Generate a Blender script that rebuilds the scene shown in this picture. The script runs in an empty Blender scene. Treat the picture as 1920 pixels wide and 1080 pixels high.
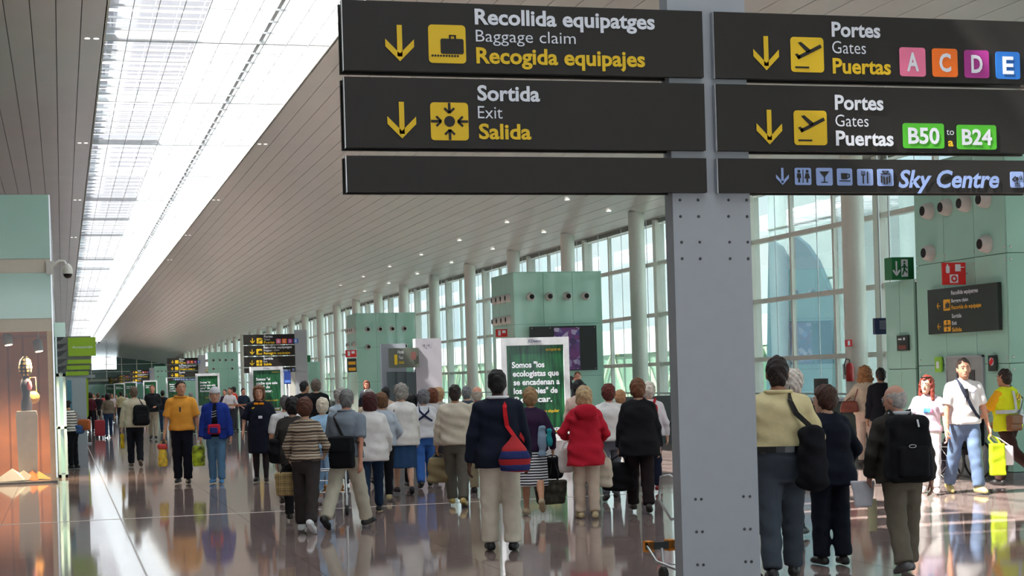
import bpy, math, random
import numpy as np
from mathutils import Vector, Matrix

S = bpy.context.scene
COL = S.collection
rnd = random.Random(7)
R = math.radians

# ------------------------------------------------------------------ camera
FOC, CX, CY, CAMH = 3100.0, 960.0, 708.0, 1.70
ROLL, YAW = R(1.65), math.atan(844.0 / 3100.0)
cam = bpy.data.cameras.new('camera')
cam.sensor_width = 36.0
cam.lens = FOC / 1920.0 * 36.0
cam.shift_y = (CY - 540.0) / 1920.0
cam.clip_end = 2000
cam_ob = bpy.data.objects.new('camera', cam)
COL.objects.link(cam_ob)
cam_ob.matrix_world = (Matrix.Translation((0, 0, CAMH)) @ Matrix.Rotation(-YAW, 4, 'Z')
                       @ Matrix.Rotation(R(90), 4, 'X') @ Matrix.Rotation(-ROLL, 4, 'Z'))
S.camera = cam_ob

# ------------------------------------------------------------------ world, sun, exposure
SKY_STRENGTH = 4.2
w = bpy.data.worlds.new('sky'); S.world = w; w.use_nodes = True
nt = w.node_tree; nt.nodes.clear()
o_ = nt.nodes.new('ShaderNodeOutputWorld'); bg = nt.nodes.new('ShaderNodeBackground')
tc = nt.nodes.new('ShaderNodeTexCoord'); nz = nt.nodes.new('ShaderNodeTexNoise')
mp = nt.nodes.new('ShaderNodeMapping'); mp.inputs['Scale'].default_value = (1, 1, 3.5)
cr = nt.nodes.new('ShaderNodeValToRGB')
nz.inputs['Scale'].default_value = 2.6; nz.inputs['Detail'].default_value = 5
cr.color_ramp.elements[0].position = .36; cr.color_ramp.elements[0].color = (.60, .76, .88, 1)
cr.color_ramp.elements[1].position = .60; cr.color_ramp.elements[1].color = (.95, .97, 1, 1)
nt.links.new(tc.outputs['Generated'], mp.inputs['Vector']); nt.links.new(mp.outputs[0], nz.inputs['Vector'])
nt.links.new(nz.outputs[0], cr.inputs[0]); nt.links.new(cr.outputs[0], bg.inputs[0])
bg.inputs[1].default_value = SKY_STRENGTH
nt.links.new(bg.outputs[0], o_.inputs[0])

sun = bpy.data.lights.new('sun', 'SUN'); sun.energy = 30.0; sun.angle = R(1.2); sun.color = (1, .95, .88)
sun_ob = bpy.data.objects.new('sun', sun); COL.objects.link(sun_ob)
sd = Vector((7.0, 1.2, -8.9))            # the light falls through the skylight towards the glass wall
sun_ob.rotation_euler = sd.to_track_quat('-Z', 'Y').to_euler()
sun_ob.location = (-20, 20, 40)

vs = S.view_settings
vs.view_transform = 'Standard'; vs.look = 'None'; vs.gamma = 1; vs.use_curve_mapping = False
vs.exposure = -0.06
try:
    cy = S.cycles
    cy.use_denoising = True
    cy.use_adaptive_sampling = True; cy.adaptive_threshold = .04
    cy.use_light_tree = False
    cy.max_bounces = 6; cy.diffuse_bounces = 3; cy.glossy_bounces = 3
    cy.transparent_max_bounces = 24; cy.transmission_bounces = 6
    cy.sample_clamp_indirect = 6.0
    cy.caustics_reflective = False; cy.caustics_refractive = False
except Exception:
    pass

# ------------------------------------------------------------------ picture <-> place
CP, SP = math.cos(YAW), math.sin(YAW)
CR, SR = math.cos(ROLL), math.sin(ROLL)
def ray(px, py):
    du, dv = px - CX, CY - py
    return (du * CR + dv * SR) / FOC, (-du * SR + dv * CR) / FOC
def P(px, py, F):
    a, b = ray(px, py)
    return Vector((F * (SP + a * CP), F * (CP - a * SP), CAMH + b * F))
def G(px, py):
    a, b = ray(px, py)
    return P(px, py, CAMH / -b)
def PY(px, py, Y):
    a, b = ray(px, py)
    return P(px, py, Y / (CP - a * SP))
def PX(px, py, X):
    a, b = ray(px, py)
    return P(px, py, X / (SP + a * CP))

# ------------------------------------------------------------------ materials (all node based)
def lin(c):
    return tuple(((v / 255) / 12.92 if v / 255 <= .04045 else ((v / 255 + .055) / 1.055) ** 2.4) for v in c) + (1,)
MATS = {}
def mat(name, col, rough=.6, metal=0., var=.06, scale=9., spec=.5, bump=0., bscale=60., emit=0., trans=0., coat=0.):
    if name in MATS: return MATS[name]
    m = bpy.data.materials.new(name); m.use_nodes = True
    n = m.node_tree.nodes; l = m.node_tree.links
    b = n['Principled BSDF']
    c = lin(col)
    b.inputs['Roughness'].default_value = rough; b.inputs['Metallic'].default_value = metal
    b.inputs['Specular IOR Level'].default_value = spec
    b.inputs['Coat Weight'].default_value = coat; b.inputs['Coat Roughness'].default_value = .05
    t = n.new('ShaderNodeTexCoord'); z = n.new('ShaderNodeTexNoise'); z.inputs['Scale'].default_value = scale
    z.inputs['Detail'].default_value = 4
    rp = n.new('ShaderNodeValToRGB')
    rp.color_ramp.elements[0].position = .3; rp.color_ramp.elements[1].position = .7
    rp.color_ramp.elements[0].color = tuple(max(0, v * (1 - var)) for v in c[:3]) + (1,)
    rp.color_ramp.elements[1].color = tuple(min(1, v * (1 + var)) for v in c[:3]) + (1,)
    l.new(t.outputs['Object'], z.inputs['Vector']); l.new(z.outputs[0], rp.inputs[0]); l.new(rp.outputs[0], b.inputs['Base Color'])
    if bump:
        z2 = n.new('ShaderNodeTexNoise'); z2.inputs['Scale'].default_value = bscale; z2.inputs['Detail'].default_value = 3
        bp = n.new('ShaderNodeBump'); bp.inputs['Strength'].default_value = bump; bp.inputs['Distance'].default_value = .02
        l.new(t.outputs['Object'], z2.inputs['Vector']); l.new(z2.outputs[0], bp.inputs['Height']); l.new(bp.outputs[0], b.inputs['Normal'])
    if emit:
        l.new(rp.outputs[0], b.inputs['Emission Color']); b.inputs['Emission Strength'].default_value = emit
    if trans: b.inputs['Transmission Weight'].default_value = trans
    MATS[name] = m
    return m
def cloth(col, name=None):
    return mat(name or 'cloth_%d_%d_%d' % tuple(col), col, .85, var=.07, scale=9, spec=.2, bump=.16, bscale=26)
def glass(name, col, refl=.09, op=0., opcol=(200, 220, 215), power=3.0):
    """thin pane: tinted see-through, a mirror share growing at a slant, and a milky share"""
    if name in MATS: return MATS[name]
    m = bpy.data.materials.new(name); m.use_nodes = True
    n = m.node_tree.nodes; l = m.node_tree.links; n.clear()
    out = n.new('ShaderNodeOutputMaterial'); t = n.new('ShaderNodeBsdfTransparent'); g = n.new('ShaderNodeBsdfGlossy')
    t.inputs[0].default_value = lin(col); g.inputs['Roughness'].default_value = .02
    fr = n.new('ShaderNodeLayerWeight'); fr.inputs[0].default_value = .25
    mu = n.new('ShaderNodeMath'); mu.operation = 'MULTIPLY_ADD'; mu.inputs[1].default_value = .55; mu.inputs[2].default_value = refl
    mx = n.new('ShaderNodeMixShader')
    l.new(fr.outputs['Fresnel'], mu.inputs[0]); l.new(mu.outputs[0], mx.inputs[0])
    src = t.outputs[0]
    if op:
        d = n.new('ShaderNodeBsdfDiffuse'); d.inputs[0].default_value = lin(opcol)
        tr = n.new('ShaderNodeBsdfTranslucent'); tr.inputs[0].default_value = lin(opcol)
        m1 = n.new('ShaderNodeMixShader'); m1.inputs[0].default_value = .5
        l.new(d.outputs[0], m1.inputs[1]); l.new(tr.outputs[0], m1.inputs[2])
        m2 = n.new('ShaderNodeMixShader'); m2.inputs[0].default_value = op
        l.new(t.outputs[0], m2.inputs[1]); l.new(m1.outputs[0], m2.inputs[2]); src = m2.outputs[0]
    l.new(src, mx.inputs[1]); l.new(g.outputs[0], mx.inputs[2]); l.new(mx.outputs[0], out.inputs[0])
    MATS[name] = m
    return m
def striped(name, cols, scale, axis='Z', rough=.85, mode='saw', axis2=None, wobble=.28):
    """flat woven or printed bands along one object axis (two axes for a check)"""
    if name in MATS: return MATS[name]
    m = bpy.data.materials.new(name); m.use_nodes = True
    n = m.node_tree.nodes; l = m.node_tree.links; b = n['Principled BSDF']
    b.inputs['Roughness'].default_value = rough; b.inputs['Specular IOR Level'].default_value = .25
    t = n.new('ShaderNodeTexCoord'); sx = n.new('ShaderNodeSeparateXYZ'); l.new(t.outputs['Object'], sx.inputs[0])
    nz = n.new('ShaderNodeTexNoise'); nz.inputs['Scale'].default_value = 6; l.new(t.outputs['Object'], nz.inputs['Vector'])
    def band(ax):
        ad = n.new('ShaderNodeMath'); ad.operation = 'MULTIPLY_ADD'; ad.inputs[1].default_value = scale
        wob = n.new('ShaderNodeMath'); wob.operation = 'MULTIPLY'; wob.inputs[1].default_value = wobble
        l.new(nz.outputs[0], wob.inputs[0]); l.new(sx.outputs[ax], ad.inputs[0]); l.new(wob.outputs[0], ad.inputs[2])
        fr = n.new('ShaderNodeMath'); fr.operation = 'FRACT'; l.new(ad.outputs[0], fr.inputs[0])
        rp = n.new('ShaderNodeValToRGB'); rp.color_ramp.interpolation = 'CONSTANT'
        k = len(cols)
        els = rp.color_ramp.elements
        els[0].color = lin(cols[0][1]); els[0].position = 0
        els[1].color = lin(cols[-1][1]); els[1].position = cols[-1][0]
        for pos, c in cols[1:-1]:
            e = els.new(pos); e.color = lin(c)
        l.new(fr.outputs[0], rp.inputs[0]); return rp.outputs[0]
    o = band(axis)
    if axis2:
        mx = n.new('ShaderNodeMix'); mx.data_type = 'RGBA'; mx.blend_type = 'MULTIPLY'; mx.inputs[0].default_value = 1
        l.new(o, mx.inputs[6]); l.new(band(axis2), mx.inputs[7]); o = mx.outputs[2]
    l.new(o, b.inputs['Base Color'])
    MATS[name] = m
    return m

# ------------------------------------------------------------------ mesh helpers
def fast_mesh(name, V, quads=None, tris=None):
    me = bpy.data.meshes.new(name)
    V = np.asarray(V, dtype=np.float32)
    me.vertices.add(len(V)); me.vertices.foreach_set('co', V.ravel())
    q = np.asarray(quads if quads is not None else np.zeros((0, 4)), dtype=np.int32).reshape(-1, 4)
    t = np.asarray(tris if tris is not None else np.zeros((0, 3)), dtype=np.int32).reshape(-1, 3)
    loops = np.concatenate([q.ravel(), t.ravel()]).astype(np.int32)
    me.loops.add(len(loops)); me.loops.foreach_set('vertex_index', loops)
    starts = np.concatenate([np.arange(len(q)) * 4, len(q) * 4 + np.arange(len(t)) * 3]).astype(np.int32)
    me.polygons.add(len(starts)); me.polygons.foreach_set('loop_start', starts)
    me.polygons.foreach_set('use_smooth', np.ones(len(starts), dtype=bool))
    me.update(calc_edges=True); me.validate()
    return me
def link(name, me, m=None, parent=None, loc=None):
    o = bpy.data.objects.new(name, me)
    COL.objects.link(o)
    if m is not None and me is not None and not me.materials: me.materials.append(m)
    if parent is not None: o.parent = parent
    if loc is not None: o.location = loc
    return o
def tag(o, label=None, cat=None, group=None, kind=None):
    if label: o['label'] = label
    if cat: o['category'] = cat
    if group: o['group'] = group
    if kind: o['kind'] = kind
    return o
def empty(name, loc=(0, 0, 0), rz=0., **k):
    o = bpy.data.objects.new(name, None); COL.objects.link(o); o.location = loc; o.rotation_euler = (0, 0, rz)
    o.empty_display_size = .1
    return tag(o, **k)

class MB:
    def __init__(s): s.v = []; s.f = []; s.smooth = []
    def add(s, v, f, sm=False):
        k = len(s.v); s.v += [tuple(p) for p in v]; s.f += [tuple(i + k for i in q) for q in f]; s.smooth += [sm] * len(f)
        return s
    def box(s, a, b, bev=0.):
        (x0, y0, z0), (x1, y1, z1) = [tuple(min(p, q) for p, q in zip(a, b)), tuple(max(p, q) for p, q in zip(a, b))]
        v = [(x0, y0, z0), (x1, y0, z0), (x1, y1, z0), (x0, y1, z0), (x0, y0, z1), (x1, y0, z1), (x1, y1, z1), (x0, y1, z1)]
        return s.add(v, [(0, 3, 2, 1), (4, 5, 6, 7), (0, 1, 5, 4), (1, 2, 6, 5), (2, 3, 7, 6), (3, 0, 4, 7)])
    def sheet_x(s, x, y0, y1, z0, z1): return s.add([(x, y0, z0), (x, y1, z0), (x, y1, z1), (x, y0, z1)], [(0, 1, 2, 3)])
    def sheet_z(s, z, x0, x1, y0, y1): return s.add([(x0, y0, z), (x1, y0, z), (x1, y1, z), (x0, y1, z)], [(0, 1, 2, 3)])
    def prism(s, pts, d):
        """pts: 3D ring, extruded by the vector d"""
        n = len(pts); d = Vector(d)
        v = [Vector(p) for p in pts] + [Vector(p) + d for p in pts]
        f = [tuple(range(n))[::-1], tuple(range(n, 2 * n))] + [(i, (i + 1) % n, (i + 1) % n + n, i + n) for i in range(n)]
        return s.add(v, f)
    def tube(s, pts, r, n=8, closed=False):
        pts = [Vector(p) for p in pts]; k = len(pts)
        rs = r if isinstance(r, (list, tuple)) else [r] * k
        base = len(s.v); u = None; V = []; F = []
        for i, p in enumerate(pts):
            if closed: t = (pts[(i + 1) % k] - pts[i - 1]).normalized()
            else: t = (pts[min(i + 1, k - 1)] - pts[max(i - 1, 0)]).normalized()
            if u is None:
                u = t.orthogonal().normalized()
            else:
                u = (u - t * u.dot(t)); u = u.normalized() if u.length > 1e-6 else t.orthogonal().normalized()
            q = t.cross(u)
            for j in range(n):
                a = 2 * math.pi * j / n
                V.append(p + (u * math.cos(a) + q * math.sin(a)) * rs[i])
        for i in range(k if closed else k - 1):
            for j in range(n):
                i2 = (i + 1) % k
                F.append((i * n + j, i * n + (j + 1) % n, i2 * n + (j + 1) % n, i2 * n + j))
        s.add(V, F, True)
        if not closed:
            s.add(V[:n], [tuple(range(n))[::-1]]); s.add(V[-n:], [tuple(range(n))])
        return s
    def ribbon(s, pts, wdirs, w, th=.004):
        """flat strap: pts with a width direction each"""
        V = []; F = []
        pts = [Vector(p) for p in pts]
        for i, p in enumerate(pts):
            t = (pts[min(i + 1, len(pts) - 1)] - pts[max(i - 1, 0)]).normalized()
            wd = Vector(wdirs[i]); wd = (wd - t * wd.dot(t)).normalized(); nn = t.cross(wd)
            V += [p + wd * w / 2 + nn * th / 2, p - wd * w / 2 + nn * th / 2, p - wd * w / 2 - nn * th / 2, p + wd * w / 2 - nn * th / 2]
        for i in range(len(pts) - 1):
            for j in range(4):
                F.append((i * 4 + j, i * 4 + (j + 1) % 4, i * 4 + 4 + (j + 1) % 4, i * 4 + 4 + j))
        F += [(3, 2, 1, 0), tuple(range(len(V) - 4, len(V)))]
        return s.add(V, F)
    def lathe(s, c, axis, prof, n=24):
        """prof: (radius, along) pairs about the axis through c"""
        c = Vector(c); ax = Vector(axis).normalized(); u = ax.orthogonal().normalized(); q = ax.cross(u)
        V = []; F = []
        for r_, h in prof:
            for j in range(n):
                a = 2 * math.pi * j / n
                V.append(c + ax * h + (u * math.cos(a) + q * math.sin(a)) * r_)
        for i in range(len(prof) - 1):
            for j in range(n):
                F.append((i * n + j, i * n + (j + 1) % n, (i + 1) * n + (j + 1) % n, (i + 1) * n + j))
        s.add(V, F, True)
        s.add(V[:n], [tuple(range(n))[::-1]]); s.add(V[-n:], [tuple(range(n))])
        return s
    def mesh(s, name):
        me = bpy.data.meshes.new(name); me.from_pydata(s.v, [], s.f)
        if any(s.smooth): me.polygons.foreach_set('use_smooth', s.smooth)
        me.update(); return me
    def build(s, name, m=None, parent=None, **k):
        return tag(link(name, s.mesh(name), m, parent), **k)
def part(name, m, parent, a, b):
    return MB().box(a, b).build(name, m, parent)

# ------------------------------------------------------------------ lettering and flat marks on a plane
FONT = {}
def glyphs(txt, bold=0., shear=0.):
    key = (txt, bold, shear)
    if key not in FONT:
        c = bpy.data.curves.new('lettering', 'FONT'); c.body = txt; c.size = 1; c.offset = bold; c.shear = shear
        c.resolution_u = 3; c.fill_mode = 'FRONT'
        o = bpy.data.objects.new('lettering', c)
        me = bpy.data.meshes.new_from_object(o)
        v = np.zeros(len(me.vertices) * 3); me.vertices.foreach_get('co', v); v = v.reshape(-1, 3)
        f = [tuple(p.vertices) for p in me.polygons]
        FONT[key] = (v, f)
        bpy.data.objects.remove(o); bpy.data.curves.remove(c); bpy.data.meshes.remove(me)
    return FONT[key]
CAP = None
class Plane2:
    """a drawing plane in space: origin, right, up; things are laid a hair in front of it"""
    def __init__(s, o, u, v): s.o = Vector(o); s.u = Vector(u).normalized(); s.v = Vector(v).normalized(); s.n = s.u.cross(s.v)
    def pt(s, x, y, z=.004): return s.o + s.u * x + s.v * y + s.n * z
    def text(s, txt, x0, x1, base, cap, m, parent, bold=.0, shear=0., z=.006, name='lettering'):
        global CAP
        v, f = glyphs(txt, bold, shear)
        if CAP is None: CAP = glyphs('H')[0][:, 1].max()
        if not len(v): return None
        k = cap / CAP
        a, b = v[:, 0].min(), v[:, 0].max()
        kx = (x1 - x0) / (b - a) if x1 is not None else k * .86
        iv = sorted((min(v[i][0] for i in q), max(v[i][0] for i in q), q) for q in f)
        words = []; end = -9
        for lo_, hi_, q in iv:                       # a word ends where a gap is wide
            if lo_ > end + .17: words.append([])
            words[-1].append(q); end = max(end, hi_)
        for wf in words:
            ids = sorted({i for q in wf for i in q}); ix = {i: n for n, i in enumerate(ids)}
            mb = MB(); mb.add([s.pt(x0 + (v[i][0] - a) * kx, base + v[i][1] * k, z) for i in ids], [tuple(ix[i] for i in q) for q in wf])
            o = mb.build(name, m, parent)
        return o
    def poly(s, pts, m, parent, z=.003, th=.003, name='mark'):
        mb = MB(); mb.prism([s.pt(x, y, z) for x, y in pts], s.n * th)
        return mb.build(name, m, parent)
    def polys(s, lst, m, parent, z=.003, th=.003, name='mark'):
        mb = MB()
        for pts in lst: mb.prism([s.pt(x, y, z) for x, y in pts], s.n * th)
        return mb.build(name, m, parent)
def rrect(x0, y0, x1, y1, r, n=4):
    out = []
    for cx, cy, a0 in ((x1 - r, y1 - r, 0), (x0 + r, y1 - r, 90), (x0 + r, y0 + r, 180), (x1 - r, y0 + r, 270)):
        for i in range(n + 1):
            a = R(a0 + 90 * i / n); out.append((cx + r * math.cos(a), cy + r * math.sin(a)))
    return out
def rect(x0, y0, x1, y1): return [(x0, y0), (x1, y0), (x1, y1), (x0, y1)]
def disc(x, y, r, n=16): return [(x + r * math.cos(2 * math.pi * i / n), y + r * math.sin(2 * math.pi * i / n)) for i in range(n)]
def bar(x0, y0, x1, y1, w):
    d = Vector((x1 - x0, y1 - y0)); n = Vector((-d.y, d.x)).normalized() * w / 2
    return [(x0 + n.x, y0 + n.y), (x0 - n.x, y0 - n.y), (x1 - n.x, y1 - n.y), (x1 + n.x, y1 + n.y)]
# ================================================================== THE HALL
E0 = 7.2                                  # ceiling above the eye
XS0, XS1 = .143 * E0, .80 * E0            # skylight edges
XW = 18.7                                 # glass wall
YN, YE = -60.0, 300.0
BAY, YC0 = 7.5, 50.2                      # column rhythm
def sm(t):
    t = max(0., min(1., t)); return t * t * (3 - 2 * t)
def ceil_z(x, y=0.):
    t = max(0., min(1., (x - 6.5) / 12.2))
    e = E0 - 2.25 * (t ** 1.6)
    e *= 1 - .20 * sm((y - 250) / 50)
    return CAMH + e

m_tile = None
def floor_mat():
    m = bpy.data.materials.new('polished_stone'); m.use_nodes = True
    n = m.node_tree.nodes; l = m.node_tree.links; b = n['Principled BSDF']
    t = n.new('ShaderNodeTexCoord'); g = n.new('ShaderNodeNewGeometry')
    z = n.new('ShaderNodeTexNoise'); z.inputs['Scale'].default_value = 7; z.inputs['Detail'].default_value = 6
    z3 = n.new('ShaderNodeTexNoise'); z3.inputs['Scale'].default_value = 90; z3.inputs['Detail'].default_value = 3
    l.new(g.outputs['Position'], z.inputs['Vector']); l.new(g.outputs['Position'], z3.inputs['Vector'])
    oi = n.new('ShaderNodeObjectInfo')
    ad = n.new('ShaderNodeMath'); ad.operation = 'MULTIPLY_ADD'; ad.inputs[1].default_value = .35
    l.new(oi.outputs['Random'], ad.inputs[0]); l.new(z.outputs[0], ad.inputs[2])
    a2 = n.new('ShaderNodeMath'); a2.operation = 'MULTIPLY_ADD'; a2.inputs[1].default_value = .5
    l.new(z3.outputs[0], a2.inputs[0]); l.new(ad.outputs[0], a2.inputs[2])
    rp = n.new('ShaderNodeValToRGB')
    rp.color_ramp.elements[0].position = .45; rp.color_ramp.elements[0].color = lin((112, 94, 91))
    rp.color_ramp.elements[1].position = 1.1; rp.color_ramp.elements[1].color = lin((152, 134, 129))
    l.new(a2.outputs[0], rp.inputs[0]); l.new(rp.outputs[0], b.inputs['Base Color'])
    b.inputs['Roughness'].default_value = .06
    b.inputs['Specular IOR Level'].default_value = .75
    zb = n.new('ShaderNodeTexNoise'); zb.inputs['Scale'].default_value = .9; zb.inputs['Detail'].default_value = 2
    bp = n.new('ShaderNodeBump'); bp.inputs['Strength'].default_value = .012; bp.inputs['Distance'].default_value = .05
    l.new(g.outputs['Position'], zb.inputs['Vector']); l.new(zb.outputs[0], bp.inputs['Height']); l.new(bp.outputs[0], b.inputs['Normal'])
    return m
m_tile = floor_mat()
m_joint = mat('joint_grout', (176, 168, 162), .4)
m_strip = mat('steel_joint_strip', (225, 222, 215), .3)
m_panel = mat('ceiling_metal', (216, 210, 206), .26, var=.02, scale=.6, spec=.55)
m_back = mat('dark_void', (84, 80, 78), .9)
m_white = mat('white_paint', (222, 222, 214), .45, var=.02)
m_grey = mat('grey_paint', (156, 163, 171), .5, var=.02)
m_pale = mat('pale_grey_paint', (172, 170, 180), .5, var=.02)
m_green = None
def green_glass():
    m = bpy.data.materials.new('green_back_painted_glass'); m.use_nodes = True
    n = m.node_tree.nodes; l = m.node_tree.links; b = n['Principled BSDF']
    t = n.new('ShaderNodeTexCoord'); z = n.new('ShaderNodeTexNoise'); z.inputs['Scale'].default_value = .8
    rp = n.new('ShaderNodeValToRGB')
    rp.color_ramp.elements[0].color = lin((150, 198, 181)); rp.color_ramp.elements[1].color = lin((164, 208, 192))
    l.new(t.outputs['Object'], z.inputs['Vector']); l.new(z.outputs[0], rp.inputs[0]); l.new(rp.outputs[0], b.inputs['Base Color'])
    b.inputs['Roughness'].default_value = .06; b.inputs['Specular IOR Level'].default_value = .7
    return m
m_green = green_glass()
m_chrome = mat('brushed_steel', (196, 198, 200), .28, 1., var=.04)
m_black = mat('black_plastic', (16, 17, 19), .35)
m_pane = glass('window_pane', (184, 200, 196), .05)
m_sky_r = glass('skylight_clear_pane', (250, 252, 252), .03, op=.25, opcol=(250, 250, 250))
m_sky_l = glass('skylight_blind', (235, 238, 242), .03, op=.965, opcol=(150, 153, 161))

# ---- floor: a bed with single slabs; the widest 300 are slabs of their own
T = 1.5
floor = MB().box((-9, YN, -.3), (XW + .1, YE, -.02)).build('floor', m_joint, kind='structure')
tiles = []
i0, i1 = -7, 12
j0, j1 = int((YN - 22.2) / T), int((YE - 22.2) / T)
for i in range(i0, i1):
    for j in range(j0, j1):
        x, y = .7 + i * T, 22.2 + j * T
        F = (x + T / 2) * SP + (y + T / 2) * CP
        a = ((x + T / 2) * CP - (y + T / 2) * SP) / F * FOC if F > 1 else 9999
        py = CY + CAMH * FOC / F - a * SR if F > 1 else 9999
        vis = F > 12 and -40 < a + CX < 1960 and py < 1110 and x > -1.5
        tiles.append((F if vis else 1e4 + F, x, y))
tiles.sort()
g_ = .0025
slab = MB().box((g_, g_, -.02), (T - g_, T - g_, 0)).mesh('slab'); slab.materials.append(m_tile)
for F, x, y in tiles[:300]:
    link('slab', slab, None, floor, (x, y, 0))
mb = MB()
for F, x, y in tiles[300:]:
    mb.add([(x + g_, y + g_, 0), (x + T - g_, y + g_, 0), (x + T - g_, y + T - g_, 0), (x + g_, y + T - g_, 0)], [(0, 1, 2, 3)])
mb.build('slab_field', m_tile, floor, kind='stuff')
MB().box((-1.2, 22.185, 0), (12, 22.215, .003)).build('joint_strip', m_strip, floor)
MB().box((.685, -5, 0), (.7, 110, .0025)).build('joint_strip', m_joint, floor)

# ---- ceiling: long metal panels, skylight, downlights
ceiling = empty('ceiling', kind='structure')
PW = .0655 * E0
strips = []
x = XS0
while x > -8.5: strips.append((x - PW, x)); x -= PW
x = XS1
while x < XW + .2: strips.append((x, x + PW)); x += PW
mids = [(XS0 + k * PW, min(XS1, XS0 + (k + 1) * PW)) for k in range(11)]
PL = 10.0
def panel_geo(mb, x0, x1, y0, y1, n=1):
    g = .008
    for k in range(n):
        ya, yb = y0 + (y1 - y0) * k / n, y0 + (y1 - y0) * (k + 1) / n
        pts = [(x0 + g, ya + (.008 if k == 0 else 0)), (x1 - g, ya + (.008 if k == 0 else 0)), (x1 - g, yb), (x0 + g, yb)]
        v = [(px, py, ceil_z(px, py)) for px, py in pts] + [(px, py, ceil_z(px, py) + .03) for px, py in pts]
        mb.add(v, [(0, 3, 2, 1), (4, 5, 6, 7), (0, 1, 5, 4), (1, 2, 6, 5), (2, 3, 7, 6), (3, 0, 4, 7)])
near = []; far = MB()
y = YN
while y < YE - .1:
    y1 = min(y + PL, YE)
    for (a, b) in strips:
        if 24 <= y < 95 and (a > 5.5 or a > -3.2): near.append((a, b, y, y1))
        else: panel_geo(far, a, b, y, y1, 1 if y < 240 else 3)
    if y >= 255: 
        for (a, b) in mids:
            if b > a + .05: panel_geo(far, a, b, max(y, 256.1), y1, 3)
    y = y1
near.sort(key=lambda t: t[2])
for a, b, y0, y1 in near[:300]:
    mb = MB(); panel_geo(mb, a, b, y0, y1); mb.build('ceiling_panel', m_panel, ceiling)
for a, b, y0, y1 in near[300:]: panel_geo(far, a, b, y0, y1)
far.build('panel_field', m_panel, ceiling, kind='stuff')
# the roof behind the joints
mb = MB()
ys = [YN, 240, 270, YE]
for (xa, xb) in ((-9, XS0), (XS1, 9), (9, 12), (12, 15), (15, 17), (17, XW + .5)):
    for ya, yb in zip(ys[:-1], ys[1:]):
        v = [(px, py, ceil_z(px, 0 if py < 299 else 300) + (.06 if py < 241 else .5)) for px, py in ((xa, ya), (xb, ya), (xb, yb), (xa, yb))]
        v += [(p[0], p[1], p[2] + .25) for p in v]
        mb.add(v, [(0, 3, 2, 1), (4, 5, 6, 7), (0, 1, 5, 4), (1, 2, 6, 5), (2, 3, 7, 6), (3, 0, 4, 7)])
YSE = 256.0
v = [(px, py, ceil_z(px, 0) + .5) for px, py in ((XS0, YSE), (XS1, YSE), (XS1, YE), (XS0, YE))]
mb.add(v, [(0, 3, 2, 1)])
mb.build('roof_deck', m_back, ceiling)
m_lamp = mat('lamp_glow', (255, 250, 240), .5, emit=1.6)
for px, py in ((172, 72), (155, 268), (145, 375), (138, 445), (492, 270), (405, 375), (352, 441), (318, 487)):
    a, b = ray(px, py); F = E0 / b; p = P(px, py, F)
    mb = MB()
    for d in (-.09, .09): mb.lathe((p.x + d, p.y, CAMH + E0 + .001), (0, 0, -1), [(.055, 0), (.055, .012), (.03, .014)], 12)
    mb.build('downlight', m_lamp, ceiling)
for k in range(0, 9):
    for xx in (15.9, 17.3):
        y = 36 + k * 7.5
        MB().lathe((xx, y, ceil_z(xx + .1, y) + .002), (0, 0, -1), [(.085, 0), (.085, .012), (.06, .014)], 14).build('downlight', m_lamp, ceiling)

# ---- skylight
sky = empty('window_1', kind='structure')
ZC = CAMH + E0
XM = .41 * E0
n_b = 7; step = BAY / n_b
ybar = YC0 - 3 * BAY
fr = MB(); far_p = MB(); far_l = MB(); far_r = MB()
cnt = 0
m_fr = mat('skylight_frame', (206, 208, 210), .5)
y = YC0 - 9 * BAY; k = 0
rs = random.Random(3)
while y < YSE:
    thick = (k % n_b == 0)
    w_, h_ = (.08, .2) if thick else (.024, .04)
    isnear = 27 < y < 118
    if isnear: part('beam' if thick else 'glazing_bar', m_fr, sky, (XS0, y - w_ / 2, ZC + .02), (XS1, y + w_ / 2, ZC + .02 + h_))
    else: fr.box((XS0, y - w_ / 2, ZC + .02), (XS1, y + w_ / 2, ZC + .02 + h_))
    gap = .04 + (.22 * rs.random() if rs.random() < .45 else 0)
    L = (ZC + .16, XS0, XM, y + w_ / 2, y + step - gap); Rr = (ZC + .30, XM + .02, XS1, y + .02, y + step - .02)
    if isnear:
        MB().sheet_z(*L).build('blind', m_sky_l, sky); MB().sheet_z(*Rr).build('pane', m_sky_r, sky)
    else:
        far_l.sheet_z(*L); far_r.sheet_z(*Rr)
    y += step; k += 1
fr.build('glazing_bars', m_fr, sky, kind='stuff')
far_l.build('blind_field', m_sky_l, sky, kind='stuff'); far_r.build('pane_field', m_sky_r, sky, kind='stuff')
x = XS0 + PW
while x < XS1 - .1:
    part('glazing_rod', m_fr, sky, (x - .007, YN, ZC + .0), (x + .007, YSE, ZC + .016)); x += PW
part('gutter', m_fr, sky, (XM + 1.28, YN, ZC + .1), (XM + 1.36, YSE, ZC + .14))
for xx in (XS0, XS1):
    part('kerb', m_white, sky, (xx - .03, YN, ZC - .0), (xx + .03, YSE, ZC + .4))
part('end_board', m_white, sky, (XS0, YSE, ZC - .05), (XS1, YSE + .1, ZC + .5))

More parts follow.
